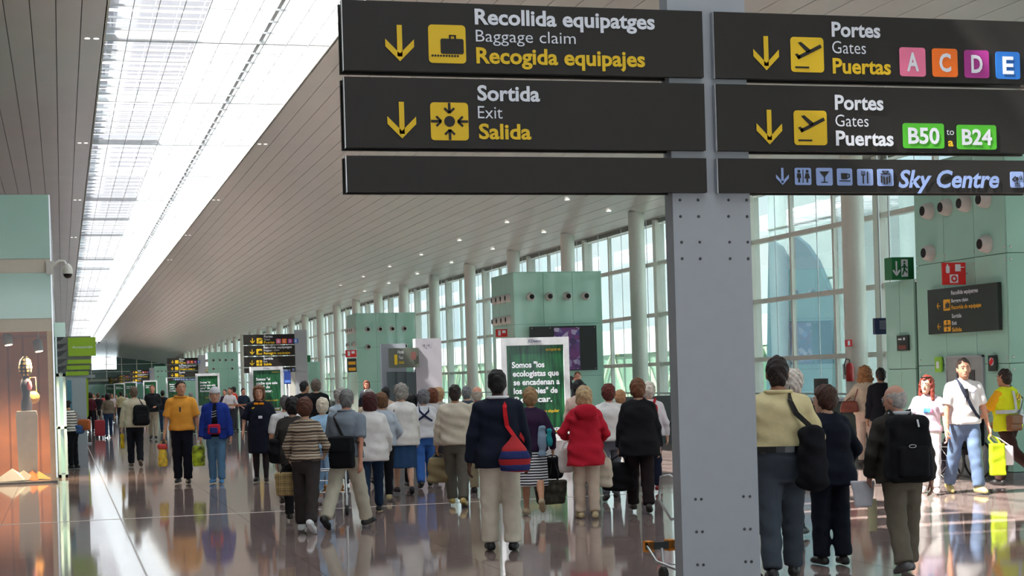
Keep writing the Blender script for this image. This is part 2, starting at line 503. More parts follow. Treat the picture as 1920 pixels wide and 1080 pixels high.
# ---- left and end walls
wl = MB().box((-9.2, YN, 0), (-9, YE, ZC + .5)).build('wall_left', m_panel, kind='structure')
wb = empty('wall_back', kind='structure')
m_dteal = mat('dark_green_glass', (58, 92, 84), .15, spec=.6)
part('panel', m_green, wb, (-9, YE, 0), (XW, YE + .2, 2.6))
part('floor_slab', m_white, wb, (-9, YE - 1.2, 3.1), (XW, YE, 3.5))
part('dark_glazing', m_dteal, wb, (-9, YE, 2.6), (XW, YE + .2, 3.2))
part('dark_glazing', m_dteal, wb, (9.4, YE, 3.5), (XW, YE + .2, 9))
part('dark_glazing', m_dteal, wb, (-9, YE, 3.5), (9.4, YE + .2, 5.2))
MB().add([(-9, YE + .05, 5.2), (9.4, YE + .05, 5.2), (9.4, YE + .05, 9), (-9, YE + .05, 9)], [(0, 1, 2, 3)]).build('pane', glass('end_pane', (236, 242, 242), .04), wb)
for k in range(10): part('mullion', m_white, wb, (-8 + k * 2.6, YE - .1, 3.5), (-7.85 + k * 2.6, YE + .06, 8.6))
for k in range(3): part('transom', m_white, wb, (-9, YE - .06, 4.7 + k * 1.3), (XW, YE + .04, 4.8 + k * 1.3))

# ---- glass wall on the right: columns, posts, mullions, transoms, panes
wr = empty('wall_right', (0, 0, 0), kind='structure')
TR = (0.42, 2.0, 3.6, 5.25)
ZH = 6.55
farm = MB(); farp = MB(); farc = MB()
colmesh = MB().lathe((0, 0, 0), (0, 0, 1), [(.26, 0), (.26, 8.9)], 20).mesh('column'); colmesh.materials.append(m_white)
k = -9
while YC0 + k * BAY < YE - 2:
    y = YC0 + k * BAY; isn = -3 <= k <= 12
    zt = ceil_z(XW, y)
    if k >= -3: 
        o = link('column', colmesh, None, wr, (17.95, y, 0)); o.scale = (1, 1, (ceil_z(17.95, y) + .02) / 8.9)
    def bx(name, m, a, b):
        if isn: part(name, m, wr, a, b)
        else: (farp if m is m_pane else farm).box(a, b)
    bx('post', m_white, (XW - .16, y - .14, 0), (XW + .14, y + .14, zt))
    for q in (1, 2): bx('mullion', m_white, (XW - .04, y + q * 2.5 - .05, 0), (XW + .08, y + q * 2.5 + .05, ZH))
    zs = list(TR) + [ZH]
    for z in TR: bx('transom', m_white, (XW - .1, y + .14, z - .06), (XW + .06, y + BAY - .14, z + .06))
    for q in range(3):
        for za, zb in zip(TR, zs[1:]):
            (MB() if isn else farp).sheet_x(XW, y + q * 2.5 + .05, y + q * 2.5 + 2.45, za + .05, zb - .05).build('pane', m_pane, wr) if isn else farp.sheet_x(XW, y + q * 2.5 + .05, y + q * 2.5 + 2.45, za + .05, zb - .05)
    if isn:
        for q in (0, 1, 2):
            MB().tube([(XW - .25, y + q * 2.5 + .45, .4), (XW - .25, y + q * 2.5 + .45, ZH + .1)], .012, 6).build('tension_rod', m_chrome, wr)
    k += 1
farm.build('glazing_frame_field', m_white, wr, kind='stuff'); farp.build('pane_field', m_pane, wr, kind='stuff')
m_head = mat('header_grey', (120, 128, 120), .6)
part('header', m_head, wr, (XW - .05, YN, ZH), (XW + .3, 255, ZH + .42))
part('header', m_head, wr, (XW - .05, 255, 5.4), (XW + .3, YE, 6.97))
part('upstand', mat('dark_upstand', (70, 88, 84), .3), wr, (XW - .02, YN, 0), (XW + .2, YE, .4))
part('handrail', m_chrome, wr, (XW - .5, 30, 1.05), (XW - .45, 130, 1.1))

# ---- outside: apron, long low building with braces, a jet bridge head with its arched overhang shadow as dark panels, hills
apron = MB().box((XW + .3, -80, -.6), (420, 460, -.4)).build('apron_ground', mat('concrete_apron', (178, 182, 176), .8, scale=.2), kind='structure')
lb = empty('low_terminal_wing', (40, 90, -.4))
tag(lb, 'pale green glazed low wing with slanting braces seen through the glass wall', 'building')
m_ext = mat('outside_green_glass', (138, 172, 152), .2, var=.12, scale=.15)
m_brace = mat('outside_brace', (196, 212, 178), .5)
MB().box((0, -60, 0), (6, 240, 3.6)).build('glazed_front', m_ext, lb)
MB().box((-.3, -60, 3.6), (7, 240, 5.4)).build('fascia', mat('outside_white', (244, 246, 246), .6), lb)
for q in range(40):
    y = -60 + q * 7
    MB().prism([(-.35, y, .1), (-.35, y + .28, .1), (-.35, y + 3.5, 3.5), (-.35, y + 3.2, 3.5)], (.2, 0, 0)).build('brace', m_brace, lb)
    MB().prism([(-.35, y + 6.7, .1), (-.35, y + 7, .1), (-.35, y + 3.7, 3.5), (-.35, y + 3.4, 3.5)], (.2, 0, 0)).build('brace', m_brace, lb)
for q in range(60): MB().box((-.2, -60 + q * 5, 0), (0, -59.88 + q * 5, 3.6)).build('mullion', m_ext, lb)
jb = empty('jet_bridge_head', (27, 52, -.4)); tag(jb, 'grey boarding bridge building with dark arched shadow panels just outside the glass wall', 'building')
m_jb = mat('bridge_cladding', (166, 180, 184), .5); m_jd = mat('overhang_shadow_blue', (76, 102, 118), .5)  # the dark blue is the roof overhang's shade, put in as colour
YJ = 46.0
def jp(px, py): return PX(px, py, 27.0)
def loc_(v): return (v.x - 27, v.y - 52, v.z + .4)
A = jp(1446, 600); B = jp(1572, 600)
MB().box((0, B.y - 52, 0), (9, A.y - 52, 9.2)).build('upper_cladding', m_jb, jb)
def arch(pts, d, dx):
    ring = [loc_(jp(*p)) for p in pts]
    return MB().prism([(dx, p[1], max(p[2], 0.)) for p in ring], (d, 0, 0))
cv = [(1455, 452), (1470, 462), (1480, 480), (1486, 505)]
arch([(1447, 960), (1447, 452)] + cv + [(1488, 960)], -.12, -.02).build('overhang_shadow_panel', m_jd, jb)  # shadow of the overhang on the grey wall, built as a dark panel
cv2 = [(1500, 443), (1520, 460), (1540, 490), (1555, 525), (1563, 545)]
arch([(1496, 960), (1496, 440)] + cv2 + [(1572, 545), (1572, 960)], -.16, -.02).build('overhang_shadow_panel', m_jd, jb)
for z in (3.2, 5.4, 7.6): MB().box((-.05, B.y - 52, z), (0, A.y - 52, z + .04)).build('cladding_joint', m_head, jb)
hl = MB()
pts = []
for q in range(61):
    y = -100 + q * 12; pts.append((420, y, 7 + 7 * math.sin(q * .31) + 5 * math.sin(q * .83 + 1)))
hl.prism([(420, -100, -1)] + pts + [(420, 620, -1)], (60, 0, 0))
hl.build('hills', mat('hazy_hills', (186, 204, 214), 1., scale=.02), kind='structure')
# ================================================================== SIGN PYLONS
m_board = mat('sign_board_black', (37, 35, 33), .55, var=.04, spec=.3)
m_edge = mat('sign_back_black', (20, 20, 21), .6)
m_twhite = mat('sign_white', (226, 230, 240), .6, var=.01)
m_tyel = mat('sign_yellow', (226, 188, 22), .6, var=.01)
m_tblue = mat('sign_blue', (140, 164, 216), .6, var=.01)
m_pink = mat('sign_pink', (232, 118, 156), .6); m_oran = mat('sign_orange', (246, 116, 20), .6)
m_purp = mat('sign_purple', (164, 44, 138), .6); m_azur = mat('sign_azure', (26, 108, 196), .6); m_lime = mat('sign_green', (76, 184, 40), .6)
m_bolt = mat('bolt_dark', (58, 60, 62), .5)
YB = 11.3
def q2(px, py):
    p = PY(px, py, YB); return p.x, p.z
# contents measured on the near pylon: pixels -> board heights from the upper left corner of the board
ROW = {
 'bag': dict(box=(643, 980, 10, 138), items=[
    ('arrow', 748, 47, 115, 721, 775, 'y'), ('tile', 804, 48, 872, 118, 'y', 'bag'),
    ('t', 'Recollida equipatges', 890, 1227, 17.5, 45, 'w', 1), ('t', 'Baggage claim', 892, 1079, 56, 78, 'w', 0),
    ('t', 'Recogida equipajes', 893, 1209, 90, 118, 'y', 1)]),
 'exit': dict(box=(650, 980, 150, 279), items=[
    ('arrow', 752, 191, 260, 725, 779, 'y'), ('tile', 808, 193, 877, 263, 'y', 'exit'),
    ('t', 'Sortida', 895, 1012, 161, 188, 'w', 1), ('t', 'Exit', 896, 942, 199, 222, 'w', 0), ('t', 'Salida', 898, 996, 233, 260, 'y', 1)]),
 'blank': dict(box=(650, 980, 294, 360), items=[]),
 'gates': dict(box=(1338, 1600, 33, 151), items=[
    ('arrow', 1435, 68, 132, 1411, 1459, 'y'), ('tile', 1483, 71, 1543, 135, 'y', 'plane'),
    ('t', 'Portes', 1559, 1650, 42, 68, 'w', 1), ('t', 'Gates', 1560, 1623, 77, 100, 'w', 0), ('t', 'Puertas', 1561, 1670, 110, 137, 'y', 1),
    ('chip', 'A', 1687, 90, 1734, 143, 'pink'), ('chip', 'C', 1748, 92, 1794, 144, 'orange'),
    ('chip', 'D', 1808, 95, 1853, 146, 'purple'), ('chip', 'E', 1867, 98, 1911, 148, 'azure')]),
 'bgates': dict(box=(1343, 1600, 170, 290), items=[
    ('arrow', 1440, 206, 271, 1417, 1465, 'y'), ('tile', 1489, 208, 1549, 272, 'y', 'plane'),
    ('t', 'Portes', 1565, 1656, 179, 205, 'w', 1), ('t', 'Gates', 1566, 1628, 215, 237, 'w', 0), ('t', 'Puertas', 1567, 1675, 246, 272, 'w', 1),
    ('chip', 'B50', 1693, 232, 1769, 278, 'green'), ('t', 'to', 1774, 1788, 241, 253, 'w', 0), ('t', 'a', 1777, 1787, 260, 274, 'y', 1),
    ('chip', 'B24', 1794, 235, 1867, 280, 'green')]),
 'sky': dict(box=(1350, 1600, 299, 363), items=[
    ('arrow', 1466, 315, 347, 1454, 1478, 'b'), ('tile', 1490, 315, 1520, 347, 'b', 'wc'), ('tile', 1530, 315, 1560, 348, 'b', 'bar'),
    ('tile', 1569, 316, 1597, 348, 'b', 'cup'), ('tile', 1607, 317, 1636, 348, 'b', 'food'), ('tile', 1645, 317, 1674, 349, 'b', 'gift'),
    ('ti', 'Sky Centre', 1684, 1873, 320, 351, 'b', 1), ('tile', 1894, 322, 1918, 352, 'b', 'wifi')]),
}
KEYC = {'w': m_twhite, 'y': m_tyel, 'b': m_tblue, 'pink': m_pink, 'orange': m_oran, 'purple': m_purp, 'azure': m_azur, 'green': m_lime}
def norm_rows():
    for k, d in ROW.items():
        x0, xm, yt, yb_ = d['box']
        XL = q2(x0, (yt + yb_) / 2)[0]; ZT = q2(xm, yt)[1]; ZB = q2(xm, yb_)[1]; h = ZT - ZB
        d['XL'], d['ZT'], d['h'] = XL, ZT, h
        def n_(px, py):
            a, z = q2(px, py); return (a - XL) / h, (z - ZB) / h
        out = []
        for it in d['items']:
            t = it[0]
            if t == 'arrow':
                a = n_(it[1], it[2]); b = n_(it[1], it[3]); l_ = n_(it[4], it[2]); r_ = n_(it[5], it[2]); out.append((t, a[0], b[1], a[1], l_[0], r_[0], it[6]))
            elif t == 'tile':
                a = n_(it[1], it[4]); b = n_(it[3], it[2]); out.append((t, a[0], a[1], b[0], b[1], it[5], it[6]))
            elif t in ('t', 'ti'):
                a = n_(it[2], it[5]); b = n_(it[3], it[5]); c = n_(it[2], it[4]); out.append((t, it[1], a[0], b[0], a[1], c[1] - a[1], it[6], it[7]))
            else:
                a = n_(it[2], it[5]); b = n_(it[4], it[3]); out.append((t, it[1], a[0], a[1], b[0], b[1], it[6]))
        d['n'] = out
norm_rows()
def icon(pl, kind, x0, y0, x1, y1, dark, parent):
    w_, h_ = x1 - x0, y1 - y0
    X = lambda t: x0 + t * w_
    Y = lambda t: y0 + t * h_
    def M(lst): pl.polys([[(X(a), Y(b)) for a, b in q] for q in lst], dark, parent, .007, .002, 'pictogram')
    if kind == 'bag':
        M([rrect(.32, .24, .94, .64, .05), rect(.55, .64, .60, .73), rect(.69, .64, .74, .73), rect(.55, .70, .74, .74)]
          + [disc(.10 + k * .075, .19, .03, 8) for k in range(10)])
    elif kind == 'exit':
        def arr(ax, ay, bx_, by_):
            d = Vector((bx_ - ax, by_ - ay)).normalized(); n = Vector((-d.y, d.x))
            return [bar(ax, ay, bx_, by_, .07), bar(bx_, by_, bx_ - d.x * .13 + n.x * .13, by_ - d.y * .13 + n.y * .13, .06), bar(bx_, by_, bx_ - d.x * .13 - n.x * .13, by_ - d.y * .13 - n.y * .13, .06)]
        M([disc(.5, .5, .145)] + arr(.5, .99, .5, .72) + arr(.5, .01, .5, .28) + arr(.01, .5, .28, .5) + arr(.99, .5, .72, .5))
    elif kind == 'plane':
        M([bar(.20, .40, .92, .76, .10), [(.22, .84), (.32, .86), (.62, .62), (.50, .55)], [(.12, .50), (.19, .53), (.30, .44), (.24, .36)], rect(.12, .11, .54, .16)])
    elif kind == 'wc':
        M([disc(.25, .8, .09, 10), [(.14, .68), (.36, .68), (.38, .4), (.3, .4), (.3, .15), (.2, .15), (.2, .4), (.12, .4)],
           rect(.48, .12, .52, .9), disc(.75, .8, .09, 10), [(.66, .68), (.84, .68), (.92, .38), (.8, .38), (.8, .15), (.7, .15), (.7, .38), (.58, .38)]])
    elif kind == 'bar':
        M([[(.2, .8), (.8, .8), (.53, .48), (.53, .22), (.7, .2), (.7, .15), (.3, .15), (.3, .2), (.47, .22), (.47, .48)]])
    elif kind == 'cup':
        M([[(.26, .72), (.68, .72), (.66, .36), (.28, .36)], bar(.7, .66, .82, .64, .06), bar(.8, .66, .8, .48, .06), bar(.82, .5, .68, .44, .06), rect(.14, .24, .86, .3)])
    elif kind == 'food':
        M([rect(.33, .12, .41, .6), rect(.25, .6, .49, .66)] + [rect(.25 + k * .1, .66, .29 + k * .1, .88) for k in range(3)] + [[(.6, .12), (.68, .12), (.68, .88), (.6, .8)]])
    elif kind == 'gift':
        M([[(.2, .62), (.3, .58), (.3, .15), (.2, .22)], [(.36, .56), (.47, .52), (.47, .08), (.36, .13)], [(.53, .52), (.64, .56), (.64, .13), (.53, .08)], [(.7, .58), (.8, .62), (.8, .22), (.7, .15)],
           bar(.2, .7, .8, .7, .06), bar(.3, .85, .5, .72, .06), bar(.7, .85, .5, .72, .06), bar(.3, .87, .7, .87, .05)])
    elif kind == 'wifi':
        M([bar(.15, .5, .4, .7, .07), bar(.15, .5, .4, .4, .07), disc(.5, .55, .12, 10), bar(.5, .42, .5, .25, .07), rect(.3, .2, .7, .25), bar(.66, .7, .74, .5, .05), bar(.78, .76, .86, .5, .05), rect(.3, .08, .7, .13)])
def fill_row(kind, parent, XL, ZB, h, y, fine=True):
    pl = Plane2((XL, y, ZB), (1, 0, 0), (0, 0, 1))
    for it in ROW[kind]['n']:
        t = it[0]
        if t == 'arrow':
            _, cx, yb_, yt, xl, xr, c = it
            cx, yb_, yt, xl, xr = [v * h for v in (cx, yb_, yt, xl, xr)]
            cx = (xl + xr) / 2
            w_ = xr - xl; hd = w_ * .56
            pts = [(cx - .085 * w_, yt), (cx + .085 * w_, yt), (cx + .085 * w_, yb_ + .25 * w_), (xr, yb_ + hd), (xr, yb_ + hd + .10 * w_ - .35 * w_ + .26 * w_), (cx, yb_)]
            pl.polys([[(cx - .09 * w_, yt), (cx + .09 * w_, yt), (cx + .09 * w_, yb_ + .16 * w_), (cx - .09 * w_, yb_ + .16 * w_)],
                      [(cx, yb_), (xr, yb_ + .50 * w_), (xr, yb_ + .76 * w_), (cx, yb_ + .26 * w_)], [(cx, yb_), (cx, yb_ + .26 * w_), (xl, yb_ + .76 * w_), (xl, yb_ + .50 * w_)]],
                     KEYC[c], parent, .004, .002, 'arrow')
        elif t == 'tile':
            _, x0, y0, x1, y1, c, ic = it
            x0, y0, x1, y1 = [v * h for v in (x0, y0, x1, y1)]
            pl.poly(rrect(x0, y0, x1, y1, (y1 - y0) * .1), KEYC[c], parent, .003, .003, 'pictogram_tile')
            if fine: icon(pl, ic, x0, y0, x1, y1, m_board, parent)
        elif t in ('t', 'ti'):
            _, s_, x0, x1, b_, cap, c, bold = it
            pl.text(s_, x0 * h, x1 * h, b_ * h, cap * h, KEYC[c], parent, bold=.028 if bold else -.004, shear=.22 if t == 'ti' else 0)
        else:
            _, s_, x0, y0, x1, y1, c = it
            x0, y0, x1, y1 = [v * h for v in (x0, y0, x1, y1)]
            pl.poly(rrect(x0, y0, x1, y1, (y1 - y0) * .1), KEYC[c], parent, .003, .003, 'gate_tile')
            W = x1 - x0; k = .27 if len(s_) == 1 else .12
            pl.text(s_, x0 + k * W, x1 - k * W, y0 + .20 * (y1 - y0), .60 * (y1 - y0), m_twhite, parent, bold=.028, z=.009)
def board(parent, x0, x1, z0, z1, y, th=.05, back=True):
    b = MB().box((x0, y, z0), (x1, y + th, z1)).build('sign_board', m_board, parent)
    MB().box((x0 - .004, y + .004, z0 - .004), (x0, y + th, z1)).build('edge_trim', m_chrome, b)
    if back: MB().box((x0, y + .15, z0), (x1, y + .19, z1)).build('rear_board', m_edge, parent)
    return b
def near_pylon():
    c0 = PY(1262, 700, YB + .06); c1 = PY(1412, 700, YB + .06)
    base = (c0.x / 2 + c1.x / 2, YB + .14, 0)
    t = empty('sign_pylon', (0, 0, 0))
    t.location = base
    tag(t, 'big grey sign pylon in front with black baggage, exit and gates boards', 'sign')
    rt = empty('boards'); COL.objects.unlink(rt); bpy.data.objects.remove(rt)
    class W:  # parent through the root without moving the parts
        pass
    hw = (PY(1412, 720, YB + .06).x - PY(1272, 720, YB + .06).x) / 2; cx = base[0]
    made = set(COL.objects)
    xc0, xc1 = PY(1271, 720, YB + .06).x, PY(1416, 720, YB + .06).x
    part('column', m_grey, t, (xc0, YB + .06, 0), (xc1, YB + .22, 4.75))
    part('base_plate', m_chrome, t, (xc0 - .06, YB + .0, 0), (xc1 + .06, YB + .28, .02))
    mb = []
    wc = xc1 - xc0
    for px, py in [(1274, 375), (1308, 375), (1365, 375), (1399, 375), (1275, 406), (1309, 406), (1365, 406), (1400, 406), (1277, 454), (1311, 454), (1367, 454), (1401, 454),
                   (1278, 485), (1312, 485), (1368, 485), (1402, 485), (1303, 936), (1314, 936), (1393, 931), (1405, 931), (1305, 997), (1316, 997), (1395, 992), (1406, 992), (1307, 1059), (1318, 1059), (1397, 1053), (1408, 1053)]:
        p = PY(px + 1, py, YB + .06)
        if p.x < xc0 + .01: p.x = xc0 + .015
        MB().lathe((p.x, p.y, p.z), (0, -1, 0), [(.011, 0), (.011, .003), (.007, .006)], 10).build('bolt', m_bolt, t)
    xr = PY(1318, 80, YB).x
    for kind in ('bag', 'exit', 'blank'):
        d = ROW[kind]; xl = ROW['bag']['XL']
        b = board(t, xl, xr, d['ZT'] - d['h'], d['ZT'], YB)
        fill_row(kind, b, d['XL'], d['ZT'] - d['h'], d['h'], YB)
    x0 = PY(1340, 100, YB).x; x1 = PY(1932, 100, YB).x
    for kind, lk in (('gates', 'bag'), ('bgates', 'exit'), ('sky', 'blank')):
        d = ROW[kind]; e = ROW[lk]
        b = board(t, x0, x1, e['ZT'] - e['h'], e['ZT'], YB)
        fill_row(kind, b, d['XL'], d['ZT'] - d['h'], d['h'], YB)
    shift = Vector(base)
    for o in list(COL.objects):
        if o not in made and o.parent == t: o.location = o.location - shift
near_pylon()

def far_pylon(pxl, pxr, pyt, F, label, fine=False):
    """three boards on a post at their right end, seen from afar"""
    p0 = P(pxl, pyt, F); p1 = PY(pxr, pyt, p0.y); y = p0.y
    W_ = p1.x - p0.x
    t = empty('sign_pylon', (p1.x + .3, y, 0)); tag(t, label, 'sign', 'sign pylons down the concourse')
    ox = t.location
    h = W_ / 5.0
    def L(x, yy, z): return (x - ox.x, yy - ox.y, z)
    zt = p0.z
    part('column', m_grey, t, L(p1.x + .02, y + .05, 0), L(p1.x + .62, y + .25, zt + .2))
    for k, kind in enumerate(('gates', 'bag', 'exit')):
        z1 = zt - k * (h * 1.08)
        b = MB().box(L(p0.x, y, z1 - h), L(p1.x, y + .12, z1)).build('sign_board', m_board, t)
        hh = h
        fill_row(kind, b, -ox.x + p0.x, z1 - h, h, 0, fine)
    z1 = zt - 3 * h * 1.08
    b = MB().box(L(p0.x, y, z1 - h * .5), L(p1.x, y + .12, z1)).build('sign_board', m_board, t)
    fill_row('sky', b, p0.x - ox.x, z1 - h * .5, h * .5, 0, fine)
    return t
far_pylon(456, 552, 628, 82, 'sign pylon with yellow arrows behind the woman in navy uniform', True)
far_pylon(313, 371, 672, 134, 'sign pylon above the head of the man in orange polo shirt')
far_pylon(244, 280, 694, 205, 'small distant sign pylon, third from the glass wall side')
far_pylon(220, 244, 703, 250, 'small distant sign pylon, next beyond the third one')
far_pylon(203, 221, 708, 285, 'tiniest sign pylon near the far end of the hall')

# pylon with departures board seen beside the green tower
def board_pylon():
    F = 41.0
    p = P(806, 780, F); t = empty('information_pylon', (p.x, p.y, 0)); y = p.y
    tag(t, 'pale grey information pylon with slatted dark panel behind grey-haired women', 'sign')
    q = lambda px, py: PY(px, py, y)
    def pt(name, m, x0, y0, x1, y1, d0, d1):
        a, b = q(x0, y1), q(x1, y0)
        return part(name, m, t, (a.x - p.x, d0, max(0, a.z)), (b.x - p.x, d1, b.z))
    pt('column', m_pale, 786, 634, 827, 900, 0, .3)
    pt('rear_column', m_grey, 729, 643, 768, 900, .5, .7)
    b = pt('sign_board', mat('faded_board', (92, 98, 88), .4), 729, 652, 784, 690, -.04, .04)
    pl = Plane2((0, -.05, 0), (1, 0, 0), (0, 0, 1))
    a = q(745, 690)
    def T(s, x0, x1, yb_, yt, m): A, B, C = q(x0, yb_), q(x1, yb_), q(x0, yt); pl.text(s, A.x - p.x, B.x - p.x, A.z, C.z - A.z, m, b, bold=.02)
    T('Hotel', 745, 756, 663, 657, m_twhite); T('Taxi', 747, 755, 673, 668, m_twhite); T('Salida', 747, 757, 682, 677, m_tyel)
    A, B = q(739, 684), q(744, 665); pl.poly(rect(A.x - p.x, A.z, B.x - p.x, B.z), m_tyel, b, name='pictogram_tile')
    A, B = q(770, 674), q(779, 660); pl.poly(rect(A.x - p.x, A.z, B.x - p.x, B.z), mat('dull_red', (112, 70, 66), .6), b, name='mark')
    A, B, C = q(792, 650), q(805, 650), q(792, 646); pl.o = Vector((0, -.002, 0)); pl.text('1B 13', A.x - p.x, B.x - p.x, A.z, C.z - A.z, m_bolt, t, bold=.02)
    for k in range(6):
        x0 = 730 + k * 9
        pt('slat', mat('slate_slat', (66, 80, 84), .35), x0 + .8, 697, x0 + 8.2, 880, -.02 + .03 * (k % 2), .06)
board_pylon()

# ================================================================== GREEN GLASS TOWERS
m_noz = mat('nozzle_grey', (188, 186, 182), .4); m_hole = mat('duct_black', (12, 12, 13), .8)
def nozzle(parent, c, axis, r):
    o = MB().lathe(c, axis, [(r, -.01), (r, .03), (r * .93, .07), (r * .80, .12), (r * .55, .14)], 24).build('air_nozzle', m_noz, parent)
    MB().lathe(Vector(c) + Vector(axis) * .139, axis, [(r * .56, 0), (r * .56, .008)], 20).build('duct_hole', m_hole, o)
def tower(y0, label, xf=13.25, wx=2.8, wy=2.65, zt=4.87, rows_front=2, rows_side=2, detail=True):
    t = empty('service_tower', (xf + wx / 2, y0 + wy / 2, 0)); tag(t, label, 'service tower', 'green service towers in a row')
    hx, hy = wx / 2, wy / 2
    part('core', mat('tower_core', (84, 120, 108), .6), t, (-hx + .03, -hy + .03, 0), (hx - .03, hy - .03, zt - .03))
    zs = [0.12, 1.7, 3.3, zt]
    part('plinth', mat('steel_plinth', (128, 132, 132), .4), t, (-hx - .005, -hy - .005, 0), (hx, hy, .11))
    g = .005
    for k in range(3):
        for za, zb in zip(zs[:-1], zs[1:]):
            xa, xb = -hx + wx * k / 3, -hx + wx * (k + 1) / 3
            part('glass_panel', m_green, t, (xa + g, -hy, za + g), (xb - g, -hy + .03, zb - g))
            ya, yb = -hy + wy * k / 3, -hy + wy * (k + 1) / 3
            part('glass_panel', m_green, t, (-hx, ya + g + (.03 if k == 0 else 0), za + g), (-hx + .03, yb - g, zb - g))
    part('top_plate', m_green, t, (-hx, -hy, zt), (hx, hy, zt + .02))
    r = .135
    for q in range(4):
        x = -hx + wx * (.19 + .207 * q)
        nozzle(t, (x, -hy, zt - .74), (0, -1, 0), r)
        if rows_front > 1 and q in (0, 3): nozzle(t, (x, -hy, zt - 1.55), (0, -1, 0), r)
        y = -hy + wy * (.19 + .207 * q)
        nozzle(t, (-hx, y, zt - .74 - .0), (-1, 0, 0), r)
        if rows_side > 2 or q in (0, 3): nozzle(t, (-hx, y, zt - 1.40), (-1, 0, 0), r)
    if detail:
        for za in (1.7, 3.3):
            for k in range(4):
                for dz in (-.09, .09):
                    x = -hx + .06 + (wx - .12) * k / 3; y = -hy + .06 + (wy - .12) * k / 3
                    MB().lathe((x, -hy, za + dz), (0, -1, 0), [(.02, 0), (.02, .006), (.012, .01)], 8).build('bolt', m_chrome, t)
                    MB().lathe((-hx, y, za + dz), (-1, 0, 0), [(.02, 0), (.02, .006), (.012, .01)], 8).build('bolt', m_chrome, t)
    return t
tA = tower(21.2, 'green glass service tower beside the attendant in yellow vest')
tower(48.2, 'green glass service tower carrying the black video screen', rows_front=1, rows_side=3)
tower(75.9, 'green glass service tower behind the grey-haired women and information pylon')
tower(157., 'distant green tower behind the boy with white cap', detail=False)
tower(190., 'farther green tower just past the distant one by the posters', detail=False)
tower(250., 'farthest small green tower near the end of the hall', detail=False)

def plate(name, label, cat, X=None, Y=None, box=None, m=None, th=.04, group=None):
    """sign plate: box px (x0,y0,x1,y1) on plane X (faces -X) or plane Y (faces -Y); returns object and drawing plane"""
    x0, y0, x1, y1 = box
    if Y is not None:
        a, b = PY(x0, y1, Y), PY(x1, y0, Y)
        o = empty(name, (a.x, Y, a.z)); tag(o, label, cat, group)
        W_, H_ = b.x - a.x, b.z - a.z
        MB().box((0, 0, 0), (W_, th, H_)).build('plate', m, o)
        return o, Plane2((0, 0, 0), (1, 0, 0), (0, 0, 1)), W_, H_
    a, b = PX(x0, y1, X), PX(x1, y0, X)            # seen from the left, near end lies to the right in the picture
    W_, H_ = a.y - b.y, b.z - a.z
    zlo = min(PX(x0, y1, X).z, PX(x1, y1, X).z)
    o = empty(name, (X, a.y, a.z)); tag(o, label, cat, group)
    MB().box((0, -W_, 0), (th, 0, H_)).build('plate', m, o)
    return o, Plane2((0, 0, 0), (0, -1, 0), (0, 0, 1)), W_, H_
# direction board on the near tower
m_sb = mat('wall_sign_black', (34, 40, 38), .35)
o, pl, W_, H_ = plate('wall_sign', 'black wall sign with baggage and exit arrows on green tower', 'sign', X=13.19, box=(1740, 627, 1870, 529), m=m_sb, th=.05) if False else (None,) * 4
a = PX(1741, 625, 13.18); b = PX(1870, 530, 13.18)
zt_ = PX(1870, 529, 13.18).z; zb_ = PX(1870, 619, 13.18).z
o = empty('wall_sign', (13.18, a.y, zb_)); tag(o, 'black wall sign with baggage and exit arrows on green tower', 'sign')
W_, H_ = a.y - b.y, zt_ - zb_
MB().box((0, -W_, 0), (.06, 0, H_)).build('plate', m_sb, o)
pl = Plane2((0, 0, 0), (0, -1, 0), (0, 0, 1))
m_amber = mat('sign_amber', (232, 170, 40), .6)
for s_, x0, x1, b_, c_, m_ in (('Recollida equipatges', .36, .74, .84, .085, m_twhite), ('Baggage claim', .36, .60, .67, .075, m_twhite), ('Recogida de equipajes', .36, .78, .52, .085, m_amber),
                          ('Sortida', .36, .50, .33, .085, m_twhite), ('Exit', .36, .43, .18, .075, m_twhite), ('Salida', .36, .50, .03, .085, m_amber)):
    pl.text(s_, x0 * W_, x1 * W_, b_ * H_, c_ * H_, m_, o, bold=.02)
for yy in (.62, .16):
    cx, cy = .17 * W_, yy * H_; k = .075 * H_
    pl.polys([bar(cx - k, cy, cx + k * .9, cy, k * .28), bar(cx - k, cy, cx - .1 * k, cy + k * .9, k * .28), bar(cx - k, cy, cx - .1 * k, cy - k * .9, k * .28)], m_amber, o, name='arrow')
    x0, y0 = .24 * W_, (yy - .12) * H_
    pl.poly(rrect(x0, y0, x0 + .1 * W_, y0 + .25 * H_, .02), m_amber, o, name='pictogram_tile')
    icon(pl, 'bag' if yy > .4 else 'exit', x0, y0, x0 + .1 * W_, y0 + .25 * H_, m_sb, o)
